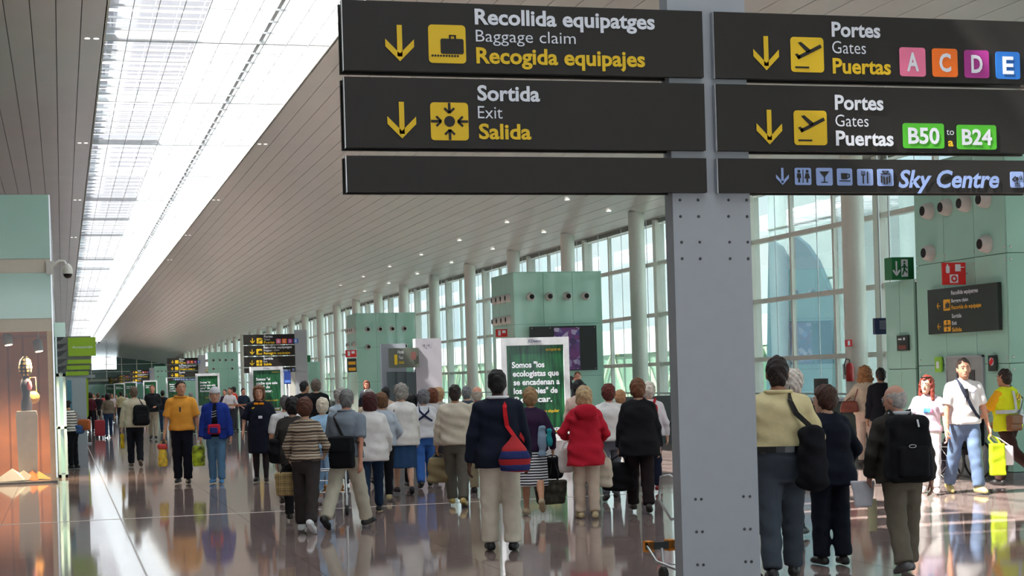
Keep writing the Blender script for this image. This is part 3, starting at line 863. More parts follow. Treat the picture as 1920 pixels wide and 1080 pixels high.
# fire sign, standing out from the tower
def flag_fire(box, Y, label, big):
    x0, y0, x1, y1 = box
    o, pl, W_, H_ = plate('fire_sign', label, 'sign', Y=Y, box=box, m=mat('signal_red', (206, 34, 34), .5), th=.03)
    part('bracket', m_chrome, o, (W_ - .01, .005, H_ * .45), (W_ + .12, .025, H_ * .55))
    if big:
        pl.polys([rrect(.14 * W_, .52 * H_, .30 * W_, .86 * H_, .02), rect(.18 * W_, .86 * H_, .24 * W_, .93 * H_), rect(.54 * W_, .6 * H_, .78 * W_, .92 * H_), bar(.78 * W_, .78 * H_, .94 * W_, .78 * H_, .03 * W_),
                  rect(.30 * W_, .08 * H_, .66 * W_, .46 * H_)], m_twhite, o, name='pictogram')
        pl.poly(disc(.48 * W_, .27 * H_, .13 * W_), mat('signal_red', (206, 34, 34)), o, .007, name='pictogram')
        pl.poly(disc(.48 * W_, .27 * H_, .06 * W_), m_twhite, o, .010, name='pictogram')
    else:
        pl.polys([rect(.2 * W_, .2 * H_, .42 * W_, .85 * H_), rect(.55 * W_, .5 * H_, .85 * W_, .85 * H_)], m_twhite, o, name='pictogram')
    return o
flag_fire((1768, 492, 1810, 534), PX(1812, 513, 13.23).y, 'red fire equipment sign above the black wall sign on green tower', True)
flag_fire((930, 617, 951, 632), PX(952, 625, 13.23).y, 'red fire sign on the tower behind the big green poster', False)
flag_fire((648, 656, 668, 670), PX(669, 663, 13.23).y, 'red fire sign on the tower beside the information pylon', False)
o, pl, W_, H_ = plate('fire_sign', 'small red fire sign on white column above the extinguisher', 'sign', Y=34.9, box=(1585, 637, 1598, 650), m=mat('signal_red', (206, 34, 34)), th=.02)
pl.poly(rect(.35 * W_, .2 * H_, .65 * W_, .85 * H_), m_twhite, o, name='pictogram')
# exit box on the lower green volume
ann = empty('tower_annex', (14.2, 24.42, 0)); tag(ann, 'lower green glass annex under the running man sign', 'service tower')
for k in range(2):
    for za, zb in ((0.1, 1.65), (1.66, 3.1)):
        part('glass_panel', m_green, ann, (-.95, -.48 + k * .48 + .005, za), (-.92, -.005 + k * .48, zb))
part('core', mat('tower_core', (84, 120, 108)), ann, (-.92, -.48, 0), (1.5, .48, 3.05))
o, pl, W_, H_ = plate('exit_sign', 'green running man exit sign with white down arrow', 'sign', Y=24.2, box=(1673, 482, 1713, 524), m=mat('exit_green', (16, 104, 54), .45), th=.25)
pl.polys([bar(.2 * W_, .82 * H_, .2 * W_, .25 * H_, .07 * W_), bar(.2 * W_, .18 * H_, .05 * W_, .42 * H_, .07 * W_), bar(.2 * W_, .18 * H_, .35 * W_, .42 * H_, .07 * W_), rect(.42 * W_, .12 * H_, .72 * W_, .9 * H_)], m_twhite, o, name='pictogram')
g2 = mat('exit_green', (16, 104, 54))
pl.polys([disc(.56 * W_, .78 * H_, .05 * W_, 10), bar(.56 * W_, .7 * H_, .55 * W_, .42 * H_, .09 * W_), bar(.55 * W_, .64 * H_, .7 * W_, .5 * H_, .05 * W_), bar(.55 * W_, .62 * H_, .42 * W_, .52 * H_, .05 * W_), bar(.55 * W_, .44 * H_, .68 * W_, .3 * H_, .06 * W_), bar(.55 * W_, .44 * H_, .46 * W_, .2 * H_, .06 * W_)], g2, o, .007, name='pictogram')
o, pl, W_, H_ = plate('display_screen', 'small dark blue hanging screen near the green annex', 'screen', Y=26.5, box=(1641, 596, 1668, 627), m=mat('screen_navy', (40, 46, 70), .25, emit=.15), th=.08)
MB().tube([(W_ / 2, .04, H_), (W_ / 2, .04, ceil_z(o.location.x + .3) - o.location.z)], .015, 6).build('hanger', m_chrome, o)
pl.polys([rect(.3 * W_, .3 * H_, .7 * W_, .85 * H_)], mat('screen_grey', (96, 100, 116), .4), o, name='picture')
o, pl, W_, H_ = plate('exit_sign', 'narrow bright green exit sign beside the dark blue screen', 'sign', Y=26.6, box=(1668, 595, 1680, 625), m=mat('exit_green_light', (58, 160, 56), .45), th=.08)
MB().tube([(W_ / 2, .04, H_), (W_ / 2, .04, ceil_z(o.location.x + .3) - o.location.z)], .015, 6).build('hanger', m_chrome, o)
pl.polys([bar(.3 * W_, .8 * H_, .3 * W_, .2 * H_, .12 * W_), bar(.3 * W_, .8 * H_, .7 * W_, .8 * H_, .12 * W_), bar(.3 * W_, .5 * H_, .7 * W_, .5 * H_, .12 * W_), bar(.3 * W_, .2 * H_, .7 * W_, .2 * H_, .12 * W_)], m_twhite, o, name='pictogram')
def side_plate(name, label, cat, px0, px1, pyt, pyb, m, X=13.20, th=.03):
    a = PX(px0, pyb, X); b = PX(px1, pyt, X)
    o = empty(name, (X, a.y, a.z)); tag(o, label, cat)
    MB().box((0, b.y - a.y, 0), (th, 0, b.z - a.z)).build('plate', m, o)
    return o, Plane2((0, 0, 0), (0, -1, 0), (0, 0, 1)), a.y - b.y, b.z - a.z
o, pl, W_, H_ = side_plate('notice_plate', 'small black notice plate on the green annex', 'sign', 1682, 1702, 628, 658, m_sb, 13.21)
pl.polys([rect(.15 * W_, .7 * H_, .45 * W_, .8 * H_), rect(.6 * W_, .68 * H_, .75 * W_, .85 * H_)], m_twhite, o, name='print'); pl.polys([rect(.15 * W_, .1 * H_, .85 * W_, .35 * H_)], mat('print_brown', (110, 60, 50)), o, name='print')
o, pl, W_, H_ = side_plate('notice_plate', 'lime green notice left of the grey tower door', 'sign', 1753, 1764, 669, 698, mat('notice_lime', (140, 200, 60), .5))
pl.polys([rect(.3 * W_, .25 * H_, .7 * W_, .7 * H_)], m_twhite, o, name='print')
o, pl, W_, H_ = side_plate('notice_plate', 'black no-entry notice between grey door and yellow vest attendant', 'sign', 1853, 1866, 666, 696, m_sb)
pl.polys([disc(.5 * W_, .6 * H_, .3 * W_)], m_twhite, o, name='print'); pl.polys([disc(.5 * W_, .6 * H_, .18 * W_)], m_sb, o, .007, name='print'); pl.polys([bar(.3 * W_, .45 * H_, .7 * W_, .75 * H_, .07)], mat('signal_red', (206, 34, 34)), o, .009, name='print')
a = PX(1773, 668, 13.225); b = PX(1843, 668, 13.225)
dr = empty('door_1', (13.225, a.y, 0), kind='structure')
Wd = a.y - b.y; Hd = a.z
part('door_leaf', mat('grey_door', (146, 152, 152), .45), dr, (0, -Wd + .03, .02), (.03, -.03, Hd - .03))
for ya, yb in ((-Wd, -Wd + .03), (-.03, 0)): part('door_frame', m_grey, dr, (-.01, ya, 0), (.03, yb, Hd))
part('door_frame', m_grey, dr, (-.01, -Wd, Hd - .03), (.03, 0, Hd))
for yq in (.3, .62): part('door_vent', m_bolt, dr, (-.008, -Wd * (yq + .16), Hd * .78), (0, -Wd * yq, Hd * .88))
# fire extinguisher at the column
p = PX(1594, 715, 17.6)
fe = empty('fire_extinguisher', (p.x, p.y, p.z)); tag(fe, 'red fire extinguisher hanging beside the white column', 'extinguisher')
mr = mat('extinguisher_red', (176, 26, 30), .35)
MB().lathe((0, 0, 0), (0, 0, 1), [(.08, 0), (.095, .03), (.095, .33), (.07, .4), (.03, .43)], 16).build('cylinder_body', mr, fe)
MB().tube([(0, 0, .42), (0, 0, .5), (-.09, 0, .52), (-.13, 0, .4), (-.12, 0, .15)], .015, 8).build('hose', m_black, fe)
part('bracket', m_chrome, fe, (-.03, .08, .05), (.03, .3, .4))
# dark counter with a monitor near the glass wall
p = PX(1560, 820, 15.8)
ct = empty('counter', (15.8, p.y, 0)); tag(ct, 'dark glass counter near the white column behind the suited woman', 'counter')
md = mat('counter_dark', (38, 58, 54), .2)
for k in range(4): part('front_panel', md, ct, (-.3, -2.2 + k * 1.1 + .01, .06), (-.26, -1.1 + k * 1.1 - .01, 1.02))
part('body', m_black, ct, (-.26, -2.2, 0), (.5, 2.2, 1.0)); part('counter_top', m_grey, ct, (-.36, -2.25, 1.02), (.55, 2.25, 1.07))
p = PX(1558, 738, 15.9)
mo = empty('monitor', (15.7, p.y, 1.07)); tag(mo, 'black monitor standing on the dark glass counter', 'monitor')
part('screen', m_black, mo, (-.05, -.3, .08), (0, .3, .42)); part('stand', m_black, mo, (-.08, -.1, 0), (.08, .1, .09))
p = P(1262, 800, 40)
bn = empty('seat_bench', (p.x, p.y, 0)); tag(bn, 'low dark grey bench unit beside the white haired woman', 'bench')
part('base', mat('bench_grey', (74, 82, 84), .5), bn, (-1.1, 0, .0), (1.1, .6, .45)); part('backrest', mat('bench_grey', (74, 82, 84)), bn, (-1.1, .5, .45), (1.1, .62, 1.15)); part('cushion', m_black, bn, (-1.05, .02, .45), (1.05, .5, .52))

# ================================================================== POSTERS AND SCREENS
m_frame = mat('poster_frame', (196, 200, 206), .4); m_pg = None
def poster_mat():
    m = bpy.data.materials.new('poster_print'); m.use_nodes = True
    n = m.node_tree.nodes; l = m.node_tree.links; b = n['Principled BSDF']
    t = n.new('ShaderNodeTexCoord'); z = n.new('ShaderNodeTexNoise'); mpg = n.new('ShaderNodeMapping'); mpg.inputs['Scale'].default_value = (9, 1, .9)
    z.inputs['Scale'].default_value = 1.6; z.inputs['Detail'].default_value = 5
    rp = n.new('ShaderNodeValToRGB'); rp.color_ramp.elements[0].color = lin((14, 52, 38)); rp.color_ramp.elements[1].color = lin((44, 116, 66))
    rp.color_ramp.elements[0].position = .35; rp.color_ramp.elements[1].position = .75
    l.new(t.outputs['Object'], mpg.inputs[0]); l.new(mpg.outputs[0], z.inputs['Vector']); l.new(z.outputs[0], rp.inputs[0]); l.new(rp.outputs[0], b.inputs['Base Color'])
    b.inputs['Roughness'].default_value = .12
    return m
m_pg = poster_mat()
def poster(px, F, label, lines, W_=1.47, H_=2.52, fine=True, brand=True):
    p = P(px, 800, F); t = empty('poster_stand', (p.x, p.y, 0)); tag(t, label, 'poster', 'lit poster stands down the concourse')
    hw = W_ / 2
    part('case', m_frame, t, (-hw, .02, 0), (hw, .34, H_))
    fw = .12
    for a, b in (((-hw, -.02, .5), (-hw + fw, .02, H_)), ((hw - fw, -.02, .5), (hw, .02, H_)), ((-hw + fw, -.02, H_ - .16), (hw - fw, .02, H_)), ((-hw + fw, -.02, .36), (hw - fw, .02, .5))):
        part('frame', m_frame, t, a, b)
    s_ = part('poster_sheet', m_pg, t, (-hw + fw, .005, .5), (hw - fw, .015, H_ - .16))
    part('foot', m_grey, t, (-hw + .1, .04, 0), (hw - .1, .3, .36))
    pl = Plane2((0, .004, 0), (1, 0, 0), (0, 0, 1))
    iw = W_ - 2 * fw; x0 = -hw + fw
    if brand:
        Plane2((0, -.021, 0), (1, 0, 0), (0, 0, 1)).text('JCDecaux', -.16, .14, H_ - .10, .055, mat('brand_navy', (34, 44, 96), .5), t, bold=.02, shear=.2)
        pl.text('europcar.es', x0 + iw * .69, x0 + iw * .95, H_ - .28, .06, m_tyel, s_, bold=.01)
        pl.text('europcar', x0 + iw * .55, x0 + iw * .95, .58, .085, m_twhite, s_, bold=.03, shear=.15)
        pl.poly(rect(x0 + iw * .55, .545, x0 + iw * .95, .56), m_tyel, s_, name='underline')
    for s2, a, b, zz in lines:
        pl.text(s2, x0 + iw * a, x0 + iw * b, H_ - zz, .115, m_twhite, s_, bold=.03)
    if fine:
        pl.text('Europcar, tu alquiler', x0 + iw * .35, x0 + iw * .9, H_ - 1.56, .06, m_tyel, s_, bold=.01)
    else: pl.text('Europcar', x0 + iw * .35, x0 + iw * .6, H_ - 1.5, .07, m_tyel, s_, bold=.01)
    return t
T1 = [('Somos "los', .09, .66, .62), ('ecologistas que', .10, .91, .80), ('se encadenan a', .11, .92, .98), ('los árboles" de', .11, .88, 1.16), ('Rentacar.', .12, .78, 1.34)]
T2 = [('Somos "el', .10, .62, .62), ('coche que sale', .10, .88, .80), ('caro" de', .10, .60, .98), ('Rentacar.', .10, .70, 1.16)]
poster(1007, 34.3, 'big green poster stand reading Somos los ecologistas behind the navy blazer', T1)
poster(503, 75., 'green poster stand behind the woman in navy uniform', T2)
poster(392, 104., 'green poster stand behind the boy in blue jacket', T2, brand=False)
poster(331, 138., 'green poster stand behind the man in orange polo', T2, fine=False, brand=False)
for px, F, lb_ in ((284, 178, 'green poster stand above the walker in dark jacket'), (247, 196, 'green poster stand beyond the backpack wearer'), (226, 235, 'small far poster stand, last but one'), (208, 262, 'tiny farthest poster stand near the hall end')):
    poster(px, F, lb_, T2[:2], fine=False, brand=False)
# black video screen on the second tower
o, pl, W_, H_ = plate('video_screen', 'wide black screen with a bright picture on the green tower', 'screen', Y=48.05, box=(996, 610, 1118, 697), m=m_black, th=.08)
def screen_pic():
    m = bpy.data.materials.new('screen_picture'); m.use_nodes = True
    n = m.node_tree.nodes; l = m.node_tree.links; b = n['Principled BSDF']
    t = n.new('ShaderNodeTexCoord'); v = n.new('ShaderNodeTexVoronoi'); v.inputs['Scale'].default_value = 7
    rp = n.new('ShaderNodeValToRGB'); e = rp.color_ramp.elements
    e[0].color = lin((20, 26, 70)); e[1].color = lin((40, 90, 190)); q = e.new(.35); q.color = lin((110, 40, 110)); q = e.new(.6); q.color = lin((60, 50, 120)); q = e.new(.85); q.color = lin((200, 190, 210))
    l.new(t.outputs['Object'], v.inputs['Vector']); l.new(v.outputs['Color'], rp.inputs[0])
    l.new(rp.outputs[0], b.inputs['Emission Color']); b.inputs['Emission Strength'].default_value = .45; b.inputs['Base Color'].default_value = (.02, .02, .03, 1)
    return m
m_pic = screen_pic()
pl.poly(rect(.36 * W_, .02 * H_, .74 * W_, .96 * H_), m_pic, o, name='picture')
for a in (.03, .3, .7, .97):
    for b in (.04, .96): pl.poly(disc(a * W_, b * H_, .012, 8), m_chrome, o, .005, name='bolt')
p = P(536, 706, 82)
o, pl, W_, H_ = plate('display_screen', 'narrow blue lit screen right of the second green poster', 'screen', Y=p.y, box=(533, 696, 545, 720), m=mat('screen_blue', (36, 60, 130), .3, emit=.3), th=.1)
pl.polys([rect(.1 * W_, .1 * H_, .9 * W_, .3 * H_)], mat('screen_light', (90, 130, 210), emit=.4), o, name='picture')
part('post', m_grey, o, (W_ / 2 - .05, .1, -o.location.z), (W_ / 2 + .05, .2, H_))
p = P(578, 670, 112)
o, pl, W_, H_ = plate('exit_sign', 'far green exit sign with white arrow between poster and columns', 'sign', Y=p.y, box=(568, 666, 582, 679), m=g2, th=.1)
pl.polys([bar(.2 * W_, .7 * H_, .5 * W_, .5 * H_, .12), bar(.2 * W_, .3 * H_, .5 * W_, .5 * H_, .12)], m_twhite, o, name='arrow')
a = PY(568, 700, p.y)
part('green_support', m_green, o, (0, .05, -o.location.z), (W_ * 2.2, .4, 0))
p = P(664, 690, 77)
o, pl, W_, H_ = plate('wall_sign', 'narrow black sign with amber arrows under the red fire sign', 'sign', Y=PX(669, 685, 13.23).y, box=(652, 672, 668, 698), m=m_sb, th=.05)
pl.polys([rect(.1 * W_, .55 * H_, .9 * W_, .78 * H_), rect(.1 * W_, .1 * H_, .9 * W_, .33 * H_)], m_amber, o, name='print')

# white security scanner wedge beyond the second pylon
p0 = P(556, 760, 84)
sc = empty('stair_parapet', (p0.x, p0.y, 0)); tag(sc, 'white slanting parapet behind the two people in black', 'parapet')
z1 = P(556, 697, 84).z
xw = P(568, 760, 84).x - p0.x + .3
MB().prism([(-.35, 0, 0), (xw + .55, 0, 0), (xw - .1, 0, z1), (-.35, 0, z1)], (0, 1.5, 0)).build('side_panel', m_white, sc)
MB().box((-.4, -.05, z1), (xw, 1.55, z1 + .06)).build('coping', m_grey, sc)
# ================================================================== SHOP ON THE LEFT
YS = 31.7; XSH = -.12
zs_ = lambda py: PY(60, py, YS).z
m_cream = mat('cream_band', (222, 216, 200), .5, var=.02)
m_wood = mat('brown_wood', (136, 78, 44), .5, var=.25, scale=3)
m_shop_floor = mat('shop_plinth', (88, 86, 80), .3)
shop = empty('shop', (-4, YS + 5, 0)); tag(shop, 'shop box with green glass panels and lit brown display window', 'shop')
def sp(name, m, a, b): return part(name, m, shop, (a[0] + 4, a[1] - YS - 5, a[2]), (b[0] + 4, b[1] - YS - 5, b[2]))
SX0, SY1 = -8, YS + 10
for ya, yb in ((365, 485), (512, 597)):
    for k in range(4):
        x1 = XSH - .03 - k * 1.97
        sp('glass_panel', m_green, (x1 - 1.95, YS, zs_(yb)), (x1, YS + .03, zs_(ya)))
    for k in range(4):
        sp('glass_panel', m_green, (XSH - .03, YS + .04 + k * 2.4, zs_(yb)), (XSH, YS + .02 + (k + 1) * 2.4, zs_(ya)))
for ya, yb in ((485, 512), (597, 622)):
    sp('band', m_cream, (SX0, YS + .01, zs_(yb) + .003), (XSH - .012, YS + .09, zs_(ya) - .003))
    sp('band', m_cream, (XSH - .1, YS + .09, zs_(yb) + .003), (XSH - .012, SY1, zs_(ya) - .003))
sp('roof', m_green, (SX0, YS + .03, zs_(365) - .12), (XSH - .03, SY1, zs_(365) - .02))
sp('soffit', m_wood, (SX0, YS + .1, zs_(622) + .02), (XSH - .12, SY1, zs_(622) + .1))
sp('plinth', m_shop_floor, (SX0, YS, 0), (XSH, SY1, zs_(903)))
sp('back_wall', m_wood, (SX0, YS + 3.0, zs_(903)), (XSH - .1, YS + 3.1, zs_(622)))
sp('side_wall', m_wood, (-2.9, YS + .3, zs_(903)), (-2.8, YS + 3, zs_(622)))
for k in range(9): sp('wall_board', mat('brown_wood_light', (160, 96, 56), .5, var=.2, scale=3), (-2.75 + k * .29, YS + 2.96, zs_(903)), (-2.5 + k * .29, YS + 3.0, zs_(622) - .0))
m_shopglass = glass('shop_pane', (248, 248, 246), .02)
o = MB().add([(SX0, YS + .05, zs_(903)), (XSH - .1, YS + .05, zs_(903)), (XSH - .1, YS + .05, zs_(622)), (SX0, YS + .05, zs_(622))], [(0, 1, 2, 3)]).build('shop_pane', m_shopglass)
o.parent = shop; o.location = (4, -YS - 5, 0)
o = MB().sheet_x(XSH - .03, YS + .12, YS + 3, zs_(903), zs_(622)).build('shop_pane', m_shopglass); o.parent = shop; o.location = (4, -YS - 5, 0)
sp('corner_post', mat('warm_post', (226, 206, 178), .5), (XSH - .12, YS + .02, zs_(903)), (XSH - .03, YS + .1, zs_(622)))
sp('edge_rail', m_chrome, (XSH - .025, YS, 0.1), (XSH, YS + .02, zs_(365)))
sp('side_frame', mat('aqua_frame', (176, 208, 206), .4), (XSH - .05, YS + 3.0, 0), (XSH, YS + 3.1, zs_(622)))
sp('side_wall', m_green, (XSH - .06, YS + 3.1, .1), (XSH - .01, SY1, zs_(622)))
# contents of the window
zf = zs_(903)
def at(px, py, dy): return PY(px, py, YS + dy)
a, b = at(33, 885, .9), at(70, 770, .9)
pd = empty('display_pedestal', ((a.x + b.x) / 2, YS + .9, zf)); tag(pd, 'white tapered pedestal in the shop window', 'pedestal')
hw = (b.x - a.x) / 2; hh = b.z - zf
mb = MB()
for z0, z1, w0, w1 in ((0, hh - .06, hw * .85, hw), (hh - .06, hh, hw * .96, hw * .9)):
    mb.add([(-w0, -.2, z0), (w0, -.2, z0), (w0, .2, z0), (-w0, .2, z0), (-w1, -.2, z1), (w1, -.2, z1), (w1, .2, z1), (-w1, .2, z1)], [(0, 3, 2, 1), (4, 5, 6, 7), (0, 1, 5, 4), (1, 2, 6, 5), (2, 3, 7, 6), (3, 0, 4, 7)])
    mb.build('plinth_block' if z0 == 0 else 'top_slab', mat('pedestal_white', (206, 196, 182), .6), pd); mb = MB()
a, b = at(37, 772, .9), at(60, 668, .9)
bf = empty('dress_form', ((a.x + b.x) / 2, YS + .9, zf + hh)); tag(bf, 'dark dress form with patterned scarf on the white pedestal', 'mannequin')
H_ = b.z - zf - hh; hw = (b.x - a.x) / 2
MB().lathe((0, 0, 0), (0, 0, 1), [(hw * .8, 0), (hw * .85, H_ * .12), (hw * .55, H_ * .28), (hw * .8, H_ * .46), (hw * .7, H_ * .56), (hw * .3, H_ * .62), (.03, H_ * .66)], 16).build('torso', mat('form_navy', (26, 26, 40), .8), bf)
MB().lathe((0, 0, 0), (0, 0, 1), [(hw * .25, H_ * .60), (hw * .8, H_ * .68), (hw, H_ * .80), (hw * .8, H_ * .93), (hw * .3, H_)], 16).build('scarf_head', striped('scarf_pattern', [(0, (30, 26, 24)), (.45, (232, 208, 160))], 14, 'Z', axis2='X'), bf)
MB().lathe((hw * .5, -.1, 0), (0, 0, 1), [(hw * .3, H_ * .38), (hw * .42, H_ * .46), (hw * .3, H_ * .54)], 12).build('flower', mat('scarf_pink', (220, 120, 130), .8), bf)
a = at(63, 745, 1.1)
hb = empty('handbag', tuple(at(63, 757, 1.0))); tag(hb, 'small round golden handbag hanging in the shop window', 'bag')
MB().lathe((0, 0, .12), (0, 1, 0), [(.03, -.05), (.1, -.04), (.12, 0), (.1, .04), (.03, .05)], 18).build('body', mat('gold_leather', (208, 150, 78), .4), hb)
MB().tube([(-.06, 0, .22), (-.05, 0, .5), (.05, 0, .5), (.06, 0, .22)], .008, 6).build('strap', mat('gold_leather', (208, 150, 78)), hb)
for k, (px, py, s_, c) in enumerate(((18, 888, .32, (208, 200, 184)), (42, 893, .26, (178, 170, 150)), (62, 885, .24, (214, 116, 36)), (78, 893, .2, (226, 150, 60)), (30, 880, .2, (120, 112, 96)))):
    q = at(px, py, .35 + .12 * k)
    o = MB().add([(-s_, -.1, 0), (s_ * .8, -.14, .02), (s_ * .9, .2, .06), (-s_ * .7, .16, .02), (.05, .02, s_ * .75)], [(0, 1, 4), (1, 2, 4), (2, 3, 4), (3, 0, 4), (3, 2, 1, 0)]).build('paper_ornament', mat('paper_%d' % k, c, .8))
    o.location = (q.x, q.y, zf); o.rotation_euler = (0, 0, k * .7)
    tag(o, ['large cream folded paper ornament left of the pedestal', 'khaki folded paper ornament at the foot of the pedestal', 'orange folded paper ornament right of the pedestal', 'amber folded paper ornament near the shop window corner', 'dull brown folded paper ornament behind the cream one'][k], 'ornament', 'folded papers in the shop window')
def spot(px, py, dy, label, e):
    q = at(px, py, dy)
    t = empty('spot_lamp', (q.x, q.y, q.z)); tag(t, label, 'lamp', 'spot lamps in the shop window')
    MB().lathe((0, 0, 0), (.15, -.15, -1), [(.05, -.16), (.085, -.14), (.085, .06), (.075, .07)], 16).build('housing', mat('lamp_grey', (122, 132, 138), .4), t)
    MB().lathe((0, 0, 0), (.15, -.15, -1), [(.07, .071), (.07, .076)], 14).build('lens', mat('lens_glow', (255, 214, 170), .4, emit=9), t)
    MB().tube([(0, 0, .13), (0, 0, zs_(622) - q.z + .03)], .012, 6).build('stem', m_grey, t)
    L = bpy.data.lights.new('shop_spot', 'SPOT'); L.energy = e; L.color = (1, .78, .52); L.spot_size = R(150); L.spot_blend = .6; L.shadow_soft_size = .06
    lo = bpy.data.objects.new('shop_spot', L); COL.objects.link(lo); lo.parent = t; lo.location = (.01, -.01, -.1); lo.rotation_euler = (R(-8), R(8), 0)
spot(72, 652, .8, 'grey spot lamp in the shop window above the dress form', 620)
spot(15, 640, 1.2, 'grey spot lamp behind the shop glass at the picture edge', 520)

# dome camera on the shop corner
q = PY(88, 500, YS)
cc = empty('security_camera', (XSH, YS, q.z)); tag(cc, 'white dome security camera on the shop corner', 'camera')
MB().box((-.1, -.05, -.14), (.03, 0, .10)).build('wall_plate', m_white, cc)
MB().tube([(.02, -.03, .02), (.14, -.03, .10), (.22, -.03, .09), (.27, -.03, .0)], .03, 10).build('arm', m_white, cc)
MB().lathe((.28, -.03, .02), (0, 0, -1), [(.03, -.03), (.075, .02), (.095, .08), (.095, .16)], 18).build('housing', m_white, cc)
MB().lathe((.28, -.03, .02), (0, 0, -1), [(.085, .16), (.075, .20), (.045, .235), (.01, .245)], 18).build('dome', m_black, cc)
# small green fin sign above
q = PY(106, 618, 34.9)
fn = empty('fin_panel', (XSH, 34.9, 0)); tag(fn, 'small green glass fin beside the shop above the cash machine', 'panel')
z0 = PY(104, 632, 34.9).z; z1 = PY(104, 605, 34.9).z
MB().box((.0, 0, z0), (.22, .04, z1)).build('pane', m_green, fn); MB().tube([(.02, .06, .0), (.02, .06, z1)], .025, 8).build('pole', m_chrome, fn)
# glazed showcase with pale blue frame, cash machine panel and lime sign
m_aqua = mat('aqua_frame', (176, 208, 206)); m_lgreen = mat('lime_sign', (146, 178, 30), .5, var=.03)
q0 = G(117, 905); Ysc = 33.4
sc = empty('showcase', (.02, Ysc, 0)); tag(sc, 'narrow glazed showcase with pale blue frame beside the shop', 'showcase')
zt = PY(120, 700, Ysc).z; xr_ = PY(113, 800, Ysc).x - .02
for a, b in (((0, 0, 0), (.05, .05, zt)), ((xr_ - .05, 0, 0), (xr_, .05, zt)), ((.05, 0, zt - .06), (xr_ - .05, .05, zt)), ((.05, 0, .0), (xr_ - .05, .05, .06)), ((.05, 0, .95), (xr_ - .05, .05, 1.0)), ((xr_ - .05, 1.0, 0), (xr_, 1.05, zt)), ((xr_ - .05, .05, zt - .06), (xr_, 1.0, zt))):
    part('frame', m_aqua, sc, a, b)
part('back_panel', m_green, sc, (.02, .6, .06), (xr_ - .05, .65, zt - .06))
part('shelf', m_white, sc, (.05, .06, .97), (xr_ - .06, .6, 1.0))
for za, zb in ((.06, .95), (1.0, zt - .06)):
    MB().add([(.05, .02, za), (xr_ - .05, .02, za), (xr_ - .05, .02, zb), (.05, .02, zb)], [(0, 1, 2, 3)]).build('pane', glass('showcase_pane', (226, 238, 234), .06), sc)
Ycm = 38.0
a = PY(128, 870, Ycm); b = PY(161, 708, Ycm)
cm = empty('cash_machine', (a.x, Ycm, 0)); tag(cm, 'tall grey cash machine panel where the woman in striped top leans', 'machine')
zt = b.z; w_ = b.x - a.x
part('body', m_grey, cm, (0, 0, 0), (w_, 1.1, zt)); part('side_screen', m_dteal, cm, (-.02, .15, 1.0), (0, .8, 1.7)); part('ledge', m_aqua, cm, (-.08, .1, .85), (0, .9, .92))
part('blue_stripe', mat('stripe_blue', (74, 128, 150), .4), cm, (.02, -.01, 1.2), (.12, 0, zt - .05))
part('bracket', m_grey, cm, (-.08, .1, zt), (w_ + .2, .9, zt + .06))
a2 = PY(128, 668, Ycm); b2 = PY(179, 632, Ycm)
ls = empty('shop_sign', (a2.x, Ycm + .1, zt + .06)); tag(ls, 'lime green hanging shop sign with white lettering and slats', 'sign')
W_ = b2.x - a2.x; zz = a2.z - zt - .06; H_ = b2.z - a2.z
part('housing', mat('sign_grey', (120, 118, 118), .5), ls, (-.3, 0, zz - .32), (W_ - .1, .5, zz + H_ + .03))
bd = part('face_board', m_lgreen, ls, (0, -.05, zz), (W_, 0, zz + H_))
Plane2((0, -.05, zz), (1, 0, 0), (0, 0, 1)).text('Accessorize', .14 * W_, .88 * W_, .42 * H_, .14 * H_, m_twhite, bd, bold=.005, shear=.2)
for k in range(3): part('slat', m_lgreen, ls, (-.02 - .02 * k, -.04, zz - .17 - k * .13), (W_ * (.82 - .05 * k), .0, zz - .08 - k * .13))
part('post', m_grey, ls, (.1, .2, 0), (.2, .3, zz - .3))
for k in range(5):
    z = zz - .35 + k * .17
    MB().prism([(-.29, -.006, z), (-.29, -.006, z + .11), (-.01, -.006, z + .16 - .03 * (k % 2)), (-.16, -.006, z + .02)], (0, -.004, 0)).build('zigzag_mark', m_black, ls)
p = P(160, 735, 52)
lb2 = empty('banner', (p.x, p.y, 0)); tag(lb2, 'tall narrow lime banner stand beyond the cash machine', 'banner')
MB().prism([(-.1, 0, .5), (.08, 0, .9), (.1, 0, 2.0), (-.05, 0, 2.25)], (0, .05, 0)).build('cloth', m_lgreen, lb2); part('foot', m_grey, lb2, (-.15, -.1, 0), (.15, .2, .04)); MB().tube([(0, .06, .03), (0, .06, 2.1)], .02, 8).build('pole', m_grey, lb2)
